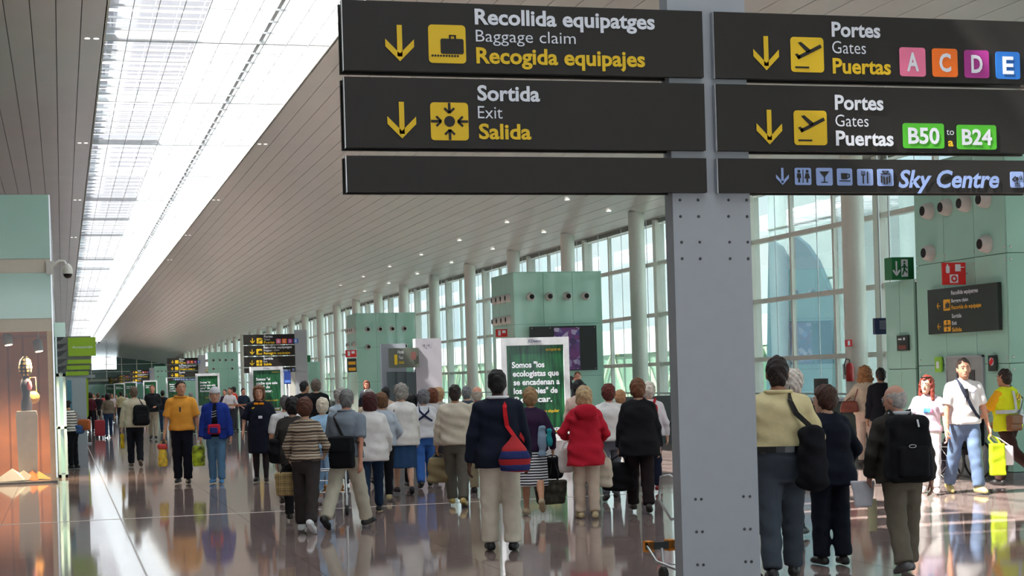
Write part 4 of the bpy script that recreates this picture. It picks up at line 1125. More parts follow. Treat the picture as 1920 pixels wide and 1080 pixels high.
# ================================================================== PEOPLE: smooth bodies from distance fields
def snet(f, lo, hi, h):
    lo = np.array(lo, float); hi = np.array(hi, float)
    n = np.maximum(np.ceil((hi - lo) / h).astype(int) + 1, 4)
    ax = [(lo[i] + h * np.arange(n[i])).astype(np.float32) for i in range(3)]
    X, Y, Z = np.meshgrid(*ax, indexing='ij')
    V = f(X, Y, Z).astype(np.float32)
    I = V < 0
    c = np.zeros(np.array(n) - 1, dtype=np.int8)
    for i in (0, 1):
        for j in (0, 1):
            for k in (0, 1):
                c += I[i:n[0] - 1 + i, j:n[1] - 1 + j, k:n[2] - 1 + k]
    act = (c > 0) & (c < 8)
    ids = np.argwhere(act)
    if len(ids) == 0: return np.zeros((0, 3)), np.zeros((0, 4), int)
    num = -np.ones(act.shape, dtype=np.int64); num[act] = np.arange(len(ids))
    pos = np.zeros((len(ids), 3)); cnt = np.zeros(len(ids))
    cor = [(0, 0, 0), (1, 0, 0), (0, 1, 0), (1, 1, 0), (0, 0, 1), (1, 0, 1), (0, 1, 1), (1, 1, 1)]
    vals = [V[ids[:, 0] + a, ids[:, 1] + b, ids[:, 2] + d] for a, b, d in cor]
    for a in range(8):
        for b in range(a + 1, 8):
            df = [abs(cor[a][q] - cor[b][q]) for q in range(3)]
            if sum(df) != 1: continue
            va, vb = vals[a], vals[b]
            m = (va < 0) != (vb < 0)
            t = np.where(m, va / np.where(m, va - vb, 1), 0)
            p = np.array(cor[a])[None] + t[:, None] * (np.array(cor[b]) - np.array(cor[a]))[None]
            pos += np.where(m[:, None], p, 0); cnt += m
    pos = (ids + pos / cnt[:, None]) * h + lo
    Q = []
    for d in range(3):
        sl0 = [slice(None)] * 3; sl1 = [slice(None)] * 3
        sl0[d] = slice(0, -1); sl1[d] = slice(1, None)
        A, B = I[tuple(sl0)], I[tuple(sl1)]
        e = np.argwhere(A != B)
        u, v = (d + 1) % 3, (d + 2) % 3
        ok = (e[:, u] > 0) & (e[:, v] > 0) & (e[:, u] < n[u] - 1) & (e[:, v] < n[v] - 1)
        e = e[ok]
        if not len(e): continue
        fl = A[e[:, 0], e[:, 1], e[:, 2]]
        def cell(du, dv):
            q = e.copy(); q[:, u] -= du; q[:, v] -= dv
            return num[q[:, 0], q[:, 1], q[:, 2]]
        a, b, cc, dd = cell(1, 1), cell(0, 1), cell(0, 0), cell(1, 0)
        q = np.stack([a, b, cc, dd], 1); q[~fl] = q[~fl][:, ::-1]
        Q.append(q[(q >= 0).all(1)])
    return pos, np.concatenate(Q) if Q else np.zeros((0, 4), int)

def smin(a, b, k):
    h = np.clip(.5 + .5 * (b - a) / k, 0, 1)
    return b + (a - b) * h - k * h * (1 - h)
def cone(X, Y, Z, a, b, r1, r2, flat=0):
    """tapered limb from a to b; flat=1 cuts the b end square, 2 both ends"""
    a = np.array(a, float); b = np.array(b, float); d = b - a; L2 = (d * d).sum() + 1e-12
    px, py, pz = X - a[0], Y - a[1], Z - a[2]
    tt = (px * d[0] + py * d[1] + pz * d[2]) / L2
    t = np.clip(tt, 0, 1)
    q = np.sqrt((px - t * d[0]) ** 2 + (py - t * d[1]) ** 2 + (pz - t * d[2]) ** 2) - (r1 + (r2 - r1) * t)
    L = math.sqrt(L2)
    if flat:
        q = np.maximum(q, (tt - 1) * L)
        if flat > 1: q = np.maximum(q, -tt * L)
    return q
def ell(X, Y, Z, c, r):
    k0 = np.sqrt(((X - c[0]) / r[0]) ** 2 + ((Y - c[1]) / r[1]) ** 2 + ((Z - c[2]) / r[2]) ** 2)
    return (k0 - 1) * min(r)
def rbox(X, Y, Z, c, hs, r):
    qx, qy, qz = np.abs(X - c[0]) - hs[0] + r, np.abs(Y - c[1]) - hs[1] + r, np.abs(Z - c[2]) - hs[2] + r
    return np.sqrt(np.maximum(qx, 0) ** 2 + np.maximum(qy, 0) ** 2 + np.maximum(qz, 0) ** 2) + np.minimum(np.maximum(qx, np.maximum(qy, qz)), 0) - r
def wr(X, Y, Z, amp, ph, f=1.):
    return amp * (np.sin(31 * f * Z + 9 * X + ph) * np.sin(13 * f * X + 17 * Y + 1.7 * ph) + .6 * np.sin(47 * f * Z - 22 * Y + 12 * X + 2.3 * ph))

TZ = [.78, .88, .95, 1.08, 1.20, 1.30, 1.38, 1.44, 1.48]
TWm = [.11, .158, .168, .152, .160, .168, .148, .092, .06]; TDm = [.085, .115, .118, .112, .118, .120, .104, .080, .06]
TWf = [.11, .162, .178, .146, .148, .148, .126, .078, .05]; TDf = [.085, .118, .122, .104, .114, .122, .100, .074, .055]

class Person: pass
def rotx(a): c, s = math.cos(a), math.sin(a); return np.array([[1, 0, 0], [0, c, -s], [0, s, c]])
def rotz(a): c, s = math.cos(a), math.sin(a); return np.array([[c, -s, 0], [s, c, 0], [0, 0, 1]])
def roty(a): c, s = math.cos(a), math.sin(a); return np.array([[c, 0, s], [0, 1, 0], [-s, 0, c]])
SEED = [0]
def person(label, px, ytop, yfoot=None, F=None, rz=-12., sex='m', fat=1., skin=(206, 160, 132), hair=('short', (50, 36, 28)),
           top=None, bottom=None, shoes=(26, 24, 24), legs=((.10, .05), (-.08, .1)), hands=None, lean=.02, head=(0, 0), face=False,
           curl=(.5, .5), beard=None, glasses=False, group=None, H=None, twist=0., low=False, seated=False, spread=.0, tights=None):
    """px / ytop / yfoot give where the feet stand and how tall the person is"""
    SEED[0] += 1; ph = SEED[0] * 1.37
    if F is None:
        F = CAMH / -ray(px, yfoot)[1]
    base = P(px, CY, F)
    g = Vector((base.x, base.y, 0))
    if H is None: H = CAMH + ray(px, ytop)[1] * F
    s = H / 1.75
    det = F < 32
    hb = .022 if F < 26 else (.028 if F < 50 else .04)
    hc = .0155 if F < 18 else (.019 if F < 30 else (.026 if F < 60 else .038))
    hh = .0085 if F < 26 else (.012 if F < 50 else .022)
    root = empty('person', g, R(rz)); tag(root, label, 'person', group)
    I = Person(); I.root = root; I.s = s; I.F = F; I.g = g; I.rz = R(rz); I.hc = hc; I.ph = ph
    # ---- skeleton (unit height 1.75, scaled at the end)
    TW = [v for v in (TWm if sex == 'm' else TWf)]; TD = [v for v in (TDm if sex == 'm' else TDf)]
    fm = [1, .4 * (fat - 1) + 1, fat, fat, .8 * (fat - 1) + 1, .6 * (fat - 1) + 1, .4 * (fat - 1) + 1, 1, 1]
    TW = [a * b for a, b in zip(TW, fm)]; TD = [a * b * (1 + .4 * (b - 1)) for a, b in zip(TD, fm)]
    I.TW, I.TD = TW, TD
    pel = np.array([0, 0, .95])
    hipx = .09
    J = {}
    lowest = 9
    for side, (th, kb, *rest) in zip((-1, 1), legs):
        out = rest[0] if rest else spread
        fp = rest[1] if len(rest) > 1 else None
        hip = np.array([side * hipx, 0, .91])
        d1 = np.array([side * math.sin(out), math.sin(th), -math.cos(th) * math.cos(out)]); d1 /= np.linalg.norm(d1)
        kn = hip + .42 * d1
        sh = th - kb
        d2 = np.array([side * math.sin(out) * .6, math.sin(sh), -math.cos(sh)]); d2 /= np.linalg.norm(d2)
        an = kn + .41 * d2
        if fp is None: fp = 0.0 if abs(sh) < .25 else (-.9 * (-sh - .1) if sh < 0 else .5 * sh)
        f = np.array([side * .12, math.cos(fp), math.sin(fp)]); f /= np.linalg.norm(f)
        u = np.array([0, -math.sin(fp), math.cos(fp)])
        heel = an - .055 * f - .045 * u; toe = an + .165 * f - .052 * u; ball = an + .10 * f - .045 * u
        low_ = min(heel[2], toe[2]) - .033
        lowest = min(lowest, low_)
        J[side] = dict(hip=hip, kn=kn, an=an, heel=heel, toe=toe, ball=ball, f=f, u=u, d2=d2)
    sh_z = -lowest if not seated else 0.
    up = np.array([0, 0, sh_z])
    for q in J.values():
        for k in ('hip', 'kn', 'an', 'heel', 'toe', 'ball'): q[k] = q[k] + up
    pel = pel + up
    RT = rotz(twist) @ rotx(-lean)
    def tw(p):  # torso-local (as standing upright) -> person space
        return RT @ (np.array(p, float) - np.array([0, 0, .95])) + pel
    I.tw = tw
    def tloc(X, Y, Z):
        M = RT.T
        x, y, z = X - pel[0], Y - pel[1], Z - pel[2]
        return (M[0, 0] * x + M[0, 1] * y + M[0, 2] * z, M[1, 0] * x + M[1, 1] * y + M[1, 2] * z, M[2, 0] * x + M[2, 1] * y + M[2, 2] * z + .95)
    shx = .172 if sex == 'm' else .148
    shx *= (.5 + .5 * fat)
    hl = hands or ((-.26, .04, .80), (.26, .04, .80))
    for side, tg in zip((-1, 1), hl):
        S0 = tw((side * shx, -.005, 1.375)); Tg = np.array(tg, float) + up * .9
        l1, l2 = .285, .25
        v = Tg - S0; d = np.linalg.norm(v); dm = min(d, l1 + l2 - .004); v = v / d
        a = (l1 * l1 - l2 * l2 + dm * dm) / (2 * dm); hgt = math.sqrt(max(1e-6, l1 * l1 - a * a))
        pole = np.array([side * .75, -1., -.15]); pole -= v * (pole @ v); pole /= np.linalg.norm(pole)
        el_ = S0 + v * a + pole * hgt; wrist = S0 + v * dm
        J[side].update(S=S0, E=el_, W=wrist, D=(wrist - el_) / np.linalg.norm(wrist - el_))
    nk = tw((0, -.012, 1.455)); RH = RT @ rotz(head[0]) @ rotx(head[1])
    hc0 = tw((0, -.005, 1.50)); hd = hc0 + RH @ np.array([0, .025, .114])
    I.J = J; I.hd = hd; I.RH = RH
    HS = 1.10
    def hloc(X, Y, Z):
        M = RH.T; x, y, z = (X - hd[0]) / HS, (Y - hd[1]) / HS, (Z - hd[2]) / HS
        return (M[0, 0] * x + M[0, 1] * y + M[0, 2] * z, M[1, 0] * x + M[1, 1] * y + M[1, 2] * z, M[2, 0] * x + M[2, 1] * y + M[2, 2] * z)
    def torso(X, Y, Z, off=0., box=0., zlo=.78, zhi=1.48, flare=0., hemz=None):
        x, y, z = tloc(X, Y, Z)
        zc = np.clip(z, TZ[0], TZ[-1])
        wx = np.interp(zc, TZ, TW); dy = np.interp(zc, TZ, TD)
        if box:
            fz = np.clip((1.42 - zc) / .16, 0, 1); fz = fz * fz * (3 - 2 * fz); wb = np.maximum(wx, wx + (max(TW[2], TW[5]) - wx) * fz); db = np.maximum(dy, dy + (max(TD[2], TD[5]) - dy) * fz)
            wx = wx + (wb - wx) * box; dy = dy + (db - dy) * box
        if flare and hemz is not None:
            t = np.clip((1.15 - z) / (1.15 - hemz), 0, 1); wx = wx + flare * t; dy = dy + flare * .8 * t
        ex = .012 * np.clip((1.02 - zc) / .1, 0, 1) if hemz is not None else 0
        wx = wx + off + ex; dy = dy + off + ex
        yo = np.interp(zc, [.85, .95, 1.1, 1.25, 1.38, 1.48], [-.012, -.015, .005, -.004, -.015, -.012])
        gq = ((np.abs(x) / wx) ** 2.3 + (np.abs(y - yo) / dy) ** 2.3) ** (1 / 2.3)
        dd = (gq - 1) * np.minimum(wx, dy)
        dz = np.maximum(np.maximum(z - zhi, zlo - z), 0)
        return np.where(dz > 0, np.sqrt(np.maximum(dd, 0) ** 2 + dz ** 2), dd), (x, y, z)
    def shoulders(X, Y, Z, off=0.):
        q = None
        for side in (-1, 1):
            c = cone(X, Y, Z, tw((side * .035, -.015, 1.432)), J[side]['S'] + RT @ np.array([-side * .012, 0, .004]), .040 + off, .049 + off)
            q = c if q is None else np.minimum(q, c)
        return q
    allp = np.array([p for q in J.values() for k, p in q.items() if k not in ('f', 'u', 'd2', 'D')] + [hd])
    lo, hi = allp.min(0) - .2, allp.max(0) + .2
    def out(name, f, lo, hi, h, m, parent=root):
        V, Q = snet(f, lo, hi, h)
        if not len(V): return None
        return link(name, fast_mesh(name, V * s, Q), m, parent)
    m_skin = mat('skin_%d_%d_%d' % tuple(skin), skin, .55, var=.06, scale=20, spec=.35)
    # ---- body
    female = sex == 'f'
    def body(X, Y, Z):
        d, _ = torso(X, Y, Z, -.004, zlo=.82)
        d = smin(d, shoulders(X, Y, Z), .05)
        d = smin(d, cone(X, Y, Z, nk - np.array([0, 0, .03]), hd - RH @ np.array([0, .01, .06]), .054, .052 if not female else .044), .03)
        for side, q in J.items():
            leg = smin(cone(X, Y, Z, q['hip'], q['kn'], .083, .054), cone(X, Y, Z, q['kn'], q['an'], .053, .036), .025)
            calf = cone(X, Y, Z, q['kn'] + .25 * (q['an'] - q['kn']) + np.array([0, -.012, 0]), q['kn'] + .55 * (q['an'] - q['kn']), .052, .042)
            d = smin(d, smin(leg, calf, .03), .04)
            d = np.minimum(d, smin(cone(X, Y, Z, q['heel'] + .015 * q['u'], q['ball'], .028, .026), cone(X, Y, Z, q['an'], q['heel'], .032, .026), .02))
            arm = smin(cone(X, Y, Z, q['S'], q['E'], .05, .038), cone(X, Y, Z, q['E'], q['W'], .040, .026), .02)
            d = smin(d, arm, .02)
        return d
    V, Q = snet(body, lo, hi, hb)
    VS, QS = [V], [Q]; nv = len(V)
    def headf(X, Y, Z):
        x, y, z = hloc(X, Y, Z)
        d = ell(x, y, z, (0, -.012, .025), (.076, .094, .094))
        d = smin(d, ell(x, y, z, (0, .018, -.035), (.060, .070, .082)), .03)
        d = smin(d, ell(x, y, z, (0, .062, -.092), (.03, .025, .02)), .03)          # chin
        d = smin(d, cone(x, y, z, (0, .082, .012), (0, .104, -.030), .008, .014), .014)   # nose
        for sd in (-1, 1):
            d = smin(d, ell(x, y, z, (sd * .074, -.005, -.012), (.010, .020, .032)), .008)
            d = np.maximum(d, -ell(x, y, z, (sd * .031, .098, .008), (.017, .014, .011)))
            d = smin(d, ell(x, y, z, (sd * .03, .080, .026), (.026, .010, .008)), .012)
        d = smin(d, ell(x, y, z, (0, .083, -.060), (.024, .012, .010)), .012)
        x2 = cone(X, Y, Z, nk - np.array([0, 0, .0]), hd - RH @ np.array([0, .015, .05]), .053 if not female else .045, .050 if not female else .042)
        return smin(d, x2, .025)
    V, Q = snet(headf, hd - .18, hd + .18, hh); VS.append(V); QS.append(Q + nv); nv += len(V)
    cuff_hidden = F > 48
    for si, (side, q) in enumerate(sorted(J.items())):
        if cuff_hidden: 
            D = q['D']; W0 = q['W']
            hf = lambda X, Y, Z: cone(X, Y, Z, W0, W0 + D * .13, .026, .028)
            V, Q = snet(hf, W0 - .2, W0 + .2, .02); VS.append(V); QS.append(Q + nv); nv += len(V); q['Hc'] = W0 + D * .1; continue
        D = q['D']; W0 = q['W']
        nrm = np.array([-side * 1., 0.25, 0]); nrm -= D * (nrm @ D); nrm /= np.linalg.norm(nrm)
        lat = np.cross(nrm, D) * side; 
        if lat[1] < 0: lat = -lat                                              # thumb side looks forward
        cu = curl[si]
        segs = []
        for k in range(4):
            off = (.030 - .020 * k)
            p = W0 + D * (.088 - .004 * abs(k - 1)) + lat * off
            L = (.030, .034, .031, .024)[k]; rr = (.0088, .0092, .0088, .0078)[k]
            ang = cu * .5; dirv = D
            for sgm in range(3):
                dirv = D * math.cos(ang) + nrm * math.sin(ang)
                p2 = p + dirv * L * (1, .8, .65)[sgm]
                segs.append((p, p2, rr, rr * .92)); p = p2; rr *= .92; ang += cu
        tb = W0 + D * .03 + lat * .026
        t1 = tb + D * .030 + lat * .020 + nrm * .012; t2 = t1 + D * .026 + lat * .004 + nrm * .012; t3 = t2 + D * .02 + nrm * .008
        thumb = [(tb, t1, .0115, .0105), (t1, t2, .0105, .0095), (t2, t3, .0095, .008)]
        def hf(X, Y, Z):
            d = cone(X, Y, Z, W0 - D * .03, W0 + D * .02, .027, .025)
            for o1 in (-.024, -.008, .008, .022):
                d = smin(d, cone(X, Y, Z, W0 + D * .02 + lat * o1 * .7, W0 + D * .085 + lat * o1, .014, .0125), .008)
            for a, b, r1, r2 in segs: d = smin(d, cone(X, Y, Z, a, b, r1, r2), .003)
            for a, b, r1, r2 in thumb: d = smin(d, cone(X, Y, Z, a, b, r1, r2), .007)
            return d
        pts_ = np.array([W0 - D * .04] + [g_2 for sg in segs + thumb for g_2 in sg[:2]])
        V, Q = snet(hf, pts_.min(0) - .032, pts_.max(0) + .032, .0062 if F < 20 else .009); VS.append(V); QS.append(Q + nv); nv += len(V)
        q['Hc'] = W0 + D * .10 + nrm * .02
    I.body = link('body', fast_mesh('body', np.concatenate(VS) * s, np.concatenate(QS)), m_skin, root)
    # ---- face
    def hp(x, y, z): return (RH @ (np.array([x, y, z]) * HS) + hd) * s
    def fb(x, y, z, r): c = RH @ (np.array([x, y, z]) * HS) + hd; return c - r * 1.1, c + r * 1.1
    if face:
        for sd in (-1, 1):
            f = lambda X, Y, Z, sd=sd: ell(*hloc(X, Y, Z), (sd * .031, .080, .008), (.014, .011, .0085))
            e = out('eye', f, *fb(sd * .031, .085, .008, .03), .005, mat('eye_white', (216, 208, 204), .2))
            f = lambda X, Y, Z, sd=sd: ell(*hloc(X, Y, Z), (sd * .031, .088, .008), (.0065, .006, .0070))
            out('iris', f, *fb(sd * .031, .088, .008, .02), .004, mat('iris_dark', (36, 24, 18), .2), e)
            f = lambda X, Y, Z, sd=sd: cone(*hloc(X, Y, Z), (sd * .014, .094, .030), (sd * .046, .080, .032), .005, .004)
            out('eyebrow', f, *fb(sd * .03, .088, .03, .035), .005, mat('brow_%d' % hair[1][0], tuple(int(v * .7) for v in hair[1]), .8))
        f = lambda X, Y, Z: ell(*hloc(X, Y, Z), (0, .088, -.060), (.023, .009, .0075))
        out('mouth', f, *fb(0, .088, -.06, .04), .005, mat('lips_%d_%d_%d' % tuple(skin), (int(skin[0] * .78), int(skin[1] * .58), int(skin[2] * .6)), .5))
    if beard:
        f = lambda X, Y, Z: (lambda x, y, z: np.maximum(np.maximum(smin(ell(x, y, z, (0, .018, -.037), (.0612, .0712, .083)), ell(x, y, z, (0, .062, -.092), (.031, .026, .021)), .03), z + .045 - .4 * np.abs(x)), -ell(x, y, z, (0, .1, -.058), (.03, .04, .014))))(*hloc(X, Y, Z))
        out('beard', f, hd - .16, hd + .16, .008, mat('stubble_%d_%d_%d' % tuple(beard), beard, .8))
    if glasses:
        mb = MB()
        for sd in (-1, 1):
            ring = [hp(sd * .033 + .021 * math.cos(t), .102 - .02 * abs(math.cos(t)) * (1 if math.cos(t) * sd > 0 else 0), .006 + .016 * math.sin(t)) for t in np.linspace(0, 2 * math.pi, 13)[:-1]]
            mb.tube(ring, .0022 * s, 5, closed=True); mb.tube([hp(sd * .054, .088, .01), hp(sd * .078, .03, .01), hp(sd * .08, -.02, .0)], .002 * s, 5)
        mb.tube([hp(-.012, .105, .01), hp(.012, .105, .01)], .002 * s, 5)
        mb.build('glasses', m_chrome, root)
    # ---- hair
    style, hcol = hair
    m_hair = mat('hair_%d_%d_%d' % tuple(hcol), hcol, .6, var=.3, scale=30, spec=.4, bump=.6, bscale=70)
    def hairf(X, Y, Z):
        x, y, z = hloc(X, Y, Z)
        n = .004 * np.sin(70 * x + ph) * np.sin(64 * z + 40 * y) + .003 * np.sin(110 * y + 90 * z)
        cap = ell(x, y, z, (0, -.015, .026), (.0815, .101, .101)); cap = smin(cap, ell(x, y, z, (0, -.05, -.03), (.066, .052, .07)), .02)
        facecut = np.maximum(np.maximum(.03 - y + np.clip(z - .03, 0, 1) * .9, z - .085), np.abs(x) - .2)
        if style == 'short':
            d = np.maximum(cap, -(z + .045 + .25 * np.clip(y + .02, -1, .2) * -1)) if False else np.maximum(cap, -(z + .092 - .75 * np.clip(y + .045, 0, 1)))
            d = np.maximum(d, -facecut)
        elif style == 'full':           # short but with volume, covers the nape
            d = ell(x, y, z, (0, -.018, .03), (.096, .114, .112)); d = smin(d, ell(x, y, z, (0, -.045, -.03), (.082, .07, .075)), .03)
            d = np.maximum(d, -facecut); d = np.maximum(d, -(z + .10))
        elif style == 'bob':
            d = ell(x, y, z, (0, -.016, .028), (.100, .116, .110)); d = smin(d, ell(x, y, z, (0, -.025, -.05), (.102, .092, .09)), .03)
            d = np.maximum(d, -np.maximum(np.maximum(.022 - y, z - .07), np.abs(x) - .068)); d = np.maximum(d, -(z + .125))
        elif style == 'long':
            d = ell(x, y, z, (0, -.016, .03), (.094, .112, .108)); d = smin(d, cone(x, y, z * 1., (0, -.05, -.02), (0, -.075, -.21), .086, .07), .04)
            for sd in (-1, 1): d = smin(d, cone(x, y, z, (sd * .075, .005, -.02), (sd * .085, .02, -.20), .034, .028), .03)
            d = np.maximum(d, -np.maximum(np.maximum(.022 - y, z - .07), np.abs(x) - .062))
        elif style == 'wavy':
            d = ell(x, y, z, (0, -.016, .03), (.106, .122, .114)); d = smin(d, ell(x, y, z, (0, -.04, -.08), (.125, .09, .10)), .05)
            d = np.maximum(d, -np.maximum(np.maximum(.022 - y, z - .07), np.abs(x) - .064)); n = n * 2.6
        elif style == 'ring':           # bald on top
            d = np.maximum(cap, -(z + .085 - .6 * np.clip(y + .045, 0, 1))); d = np.maximum(d, z - .045); d = np.maximum(d, y - .02 - .0 * z)
        elif style == 'curly':
            d = ell(x, y, z, (0, -.018, .035), (.102, .118, .112)); d = smin(d, ell(x, y, z, (0, -.04, -.035), (.09, .075, .07)), .03); n = n * 2.2
            d = np.maximum(d, -facecut); d = np.maximum(d, -(z + .09))
        elif style == 'tail':
            d = np.maximum(cap, -facecut); d = np.maximum(d, -(z + .08)); d = smin(d, ell(x, y, z, (0, -.12, .01), (.04, .05, .05)), .03)
        else: d = cap
        return d + n
    if style != 'none': I.hair = out('hair', hairf, hd - np.array([.18, .22, .35]), hd + np.array([.18, .22, .185]), hh * 1.15, m_hair)
    # ---- trousers, skirt
    b = dict(kind='trousers', col=(40, 40, 46), waist=1.06, hem=.97, loose=0.); b.update(bottom or {})
    m_b = b['mat'] if 'mat' in b else cloth(b['col'])
    lz = b['loose']
    if b['kind'] == 'skirt':
        hz = b['hem']
        def f(X, Y, Z):
            x, y, z = tloc(X, Y, Z)
            zc = np.clip(z, hz, 1.07)
            wx = np.interp(zc, [hz, .92, .98, 1.07], [TW[2] + .01 + lz, TW[2] + .02, TW[2] + .016, TW[3] + .014]); dy = np.interp(zc, [hz, .92, .98, 1.07], [TD[2] + .03 + lz, TD[2] + .022, TD[2] + .016, TD[3] + .014])
            a = np.arctan2(y, x); fold = .006 * np.sin(9 * a + ph) * np.clip((1.0 - z) * 3, 0, 1)
            ymove = np.interp(zc, [hz, .95], [.5 * (J[-1]['kn'][1] + J[1]['kn'][1]) * .6, 0])
            q = (np.sqrt((x / (wx + fold)) ** 2 + ((y + .01 - ymove) / (dy + fold)) ** 2) - 1) * np.minimum(wx, dy)
            return np.maximum(np.maximum(q, z - 1.07), hz - z)
        I.bottom = out('skirt', f, (-.4, -.4, hz + sh_z - .1), (.4, .4, 1.2 + sh_z), hc, m_b)
    else:
        hemf = b['hem']
        def f(X, Y, Z):
            d, (x, y, z) = torso(X, Y, Z, .016, zlo=.765, zhi=b['waist'])
            for side, q in J.items():
                end = q['kn'] + (q['an'] + np.array([0, 0, -.01]) - q['kn']) * hemf if hemf > 0 else q['hip'] + (q['kn'] - q['hip']) * (1 + hemf)
                lg = cone(X, Y, Z, q['hip'], q['kn'], .099 + lz * .5 + .02 * (fat - 1), .073 + lz)
                lg2 = cone(X, Y, Z, q['kn'], end, .072 + lz, .062 + lz * 1.1, 1)
                d = smin(d, smin(lg, lg2, .02), .03)
                if hemf > .5: d = np.maximum(d, np.where((x * side > -.02) & (z < .6), ((X - end[0]) * q['d2'][0] + (Y - end[1]) * q['d2'][1] + (Z - end[2]) * q['d2'][2]), -1))
            d = np.maximum(d, z - b['waist'])
            return d + wr(X, Y, Z, .0035, ph) * (z < .8) + wr(X, Y, Z, .002, ph + 2)
        I.bottom = out('trousers', f, lo, (hi[0], hi[1], 1.2 + sh_z), hc, m_b)
    # ---- upper clothes, outer last
    I.tops = []
    for tp in (top if isinstance(top, (list, tuple)) else [top or {}]):
        t = dict(name='shirt', col=(200, 200, 200), sleeve=1.0, hem=.93, off=.016, box=.3, flare=0., neck=1.47, wrk=.004, open=0.); t.update(tp)
        m_t = t['mat'] if 'mat' in t else cloth(t['col'])
        of = t['off']
        def f(X, Y, Z):
            d, (x, y, z) = torso(X, Y, Z, of, t['box'], zlo=t['hem'], zhi=t['neck'], flare=t['flare'], hemz=t['hem'])
            d = smin(d, shoulders(X, Y, Z, of * .9), .04)
            sl = t['sleeve']
            for side, q in J.items():
                if sl <= 0: continue
                if sl <= .5:
                    e = q['S'] + (q['E'] - q['S']) * (sl * 2)
                    ar = cone(X, Y, Z, q['S'], e, .056 + of, .052 + of, 1)
                else:
                    e = q['E'] + (q['W'] - q['E']) * ((sl - .5) * 2)
                    ar = smin(cone(X, Y, Z, q['S'], q['E'], .051 + of * .8, .043 + of * .6), cone(X, Y, Z, q['E'], e, .044 + of * .6, .033 + of * .6, 1), .015)
                d = smin(d, ar, .012)
            for side, q in J.items():
                d = smin(d, cone(X, Y, Z, q['hip'] + np.array([-side * .01, 0, .02]), q['hip'] + (q['kn'] - q['hip']) * .55, .104 + of + .02 * (fat - 1), .09 + of + lz), .04)
            d = np.maximum(d, t['hem'] - z)
            hx, hy, hz = X - nk[0], Y - nk[1], Z - nk[2]
            d = np.maximum(d, -(np.sqrt(hx ** 2 + (hy - .01) ** 2 + (hz - .055) ** 2) - .072))
            if t['open']:
                d = np.maximum(d, -np.maximum(np.maximum(np.abs(x) - t['open'] * np.clip(.35 + (1.4 - z) * .9, .3, 1.3), .02 - y), z - 1.46))
            return d + wr(X, Y, Z, t['wrk'], ph + of * 90)
        I.tops.append(out(t['name'], f, (lo[0], lo[1], t['hem'] + sh_z - .25), (hi[0], hi[1], 1.62 + sh_z), hc, m_t))
    # ---- shoes
    if shoes is not None:
        m_s = mat('shoe_%d_%d_%d' % tuple(shoes), shoes, .5, var=.08)
        for side, q in J.items():
            def f(X, Y, Z):
                d = smin(cone(X, Y, Z, q['heel'], q['ball'], .040, .043), cone(X, Y, Z, q['ball'], q['toe'], .043, .032), .02)
                d = smin(d, cone(X, Y, Z, q['an'] - .01 * q['u'], q['heel'] + .01 * q['u'], .040, .04), .02)
                pl = -((X - q['heel'][0]) * q['u'][0] + (Y - q['heel'][1]) * q['u'][1] + (Z - q['heel'][2]) * q['u'][2]) - .030
                return np.maximum(d, pl)
            c = (q['heel'] + q['toe']) / 2
            out('shoe', f, c - .24, c + .24, .011 if F < 26 else .016, m_s)
    tl = top if isinstance(top, (list, tuple)) else [top or {}]
    I.tof = tl[-1].get('off', .016); I.tbox = tl[-1].get('box', .3)
    if tights:
        def f(X, Y, Z):
            d = None
            for side, q in J.items():
                leg = smin(cone(X, Y, Z, q['hip'], q['kn'], .089, .060), cone(X, Y, Z, q['kn'], q['an'], .059, .042), .025)
                leg = smin(leg, cone(X, Y, Z, q['kn'] + .25 * (q['an'] - q['kn']) + np.array([0, -.012, 0]), q['kn'] + .55 * (q['an'] - q['kn']), .058, .048), .03)
                d = leg if d is None else np.minimum(d, leg)
            return np.maximum(d, Z - .7 - sh_z)
        out('tights', f, lo, (hi[0], hi[1], .9 + sh_z), .018, cloth(tights))
    def surf(ang, z, off=.03, box=.3):
        """point on the clothed torso at angle (0 right, 90 front, 180 left, 270 back) in person space"""
        wx = np.interp(z, TZ, TW); dy = np.interp(z, TZ, TD)
        box = I.tbox; off = max(I.tof, .016) + .014 + (off - .03)
        fz = min(1, max(0, (1.42 - z) / .16)); fz = fz * fz * (3 - 2 * fz) * box
        wx += max(0, max(TW[2], TW[5]) - wx) * fz; dy += max(0, max(TD[2], TD[5]) - dy) * fz
        a = R(ang); c, sn = math.cos(a), math.sin(a)
        r = 1 / ((abs(c) / (wx + off)) ** 2.3 + (abs(sn) / (dy + off)) ** 2.3) ** (1 / 2.3)
        yo = np.interp(z, [.85, .95, 1.1, 1.25, 1.38, 1.48], [-.012, -.015, .005, -.004, -.015, -.012])
        return tw((c * r, sn * r + yo, z)) * s
    I.surf = surf
    I.hand = {sd: J[sd]['Hc'] * s for sd in (-1, 1)}
    I.top_of = lambda side, x=.11, off=.02: tw((side * x, -.012, 1.455 + off)) * s
    I.hp = hp; I.sh_z = sh_z; I.hloc = hloc
    return I

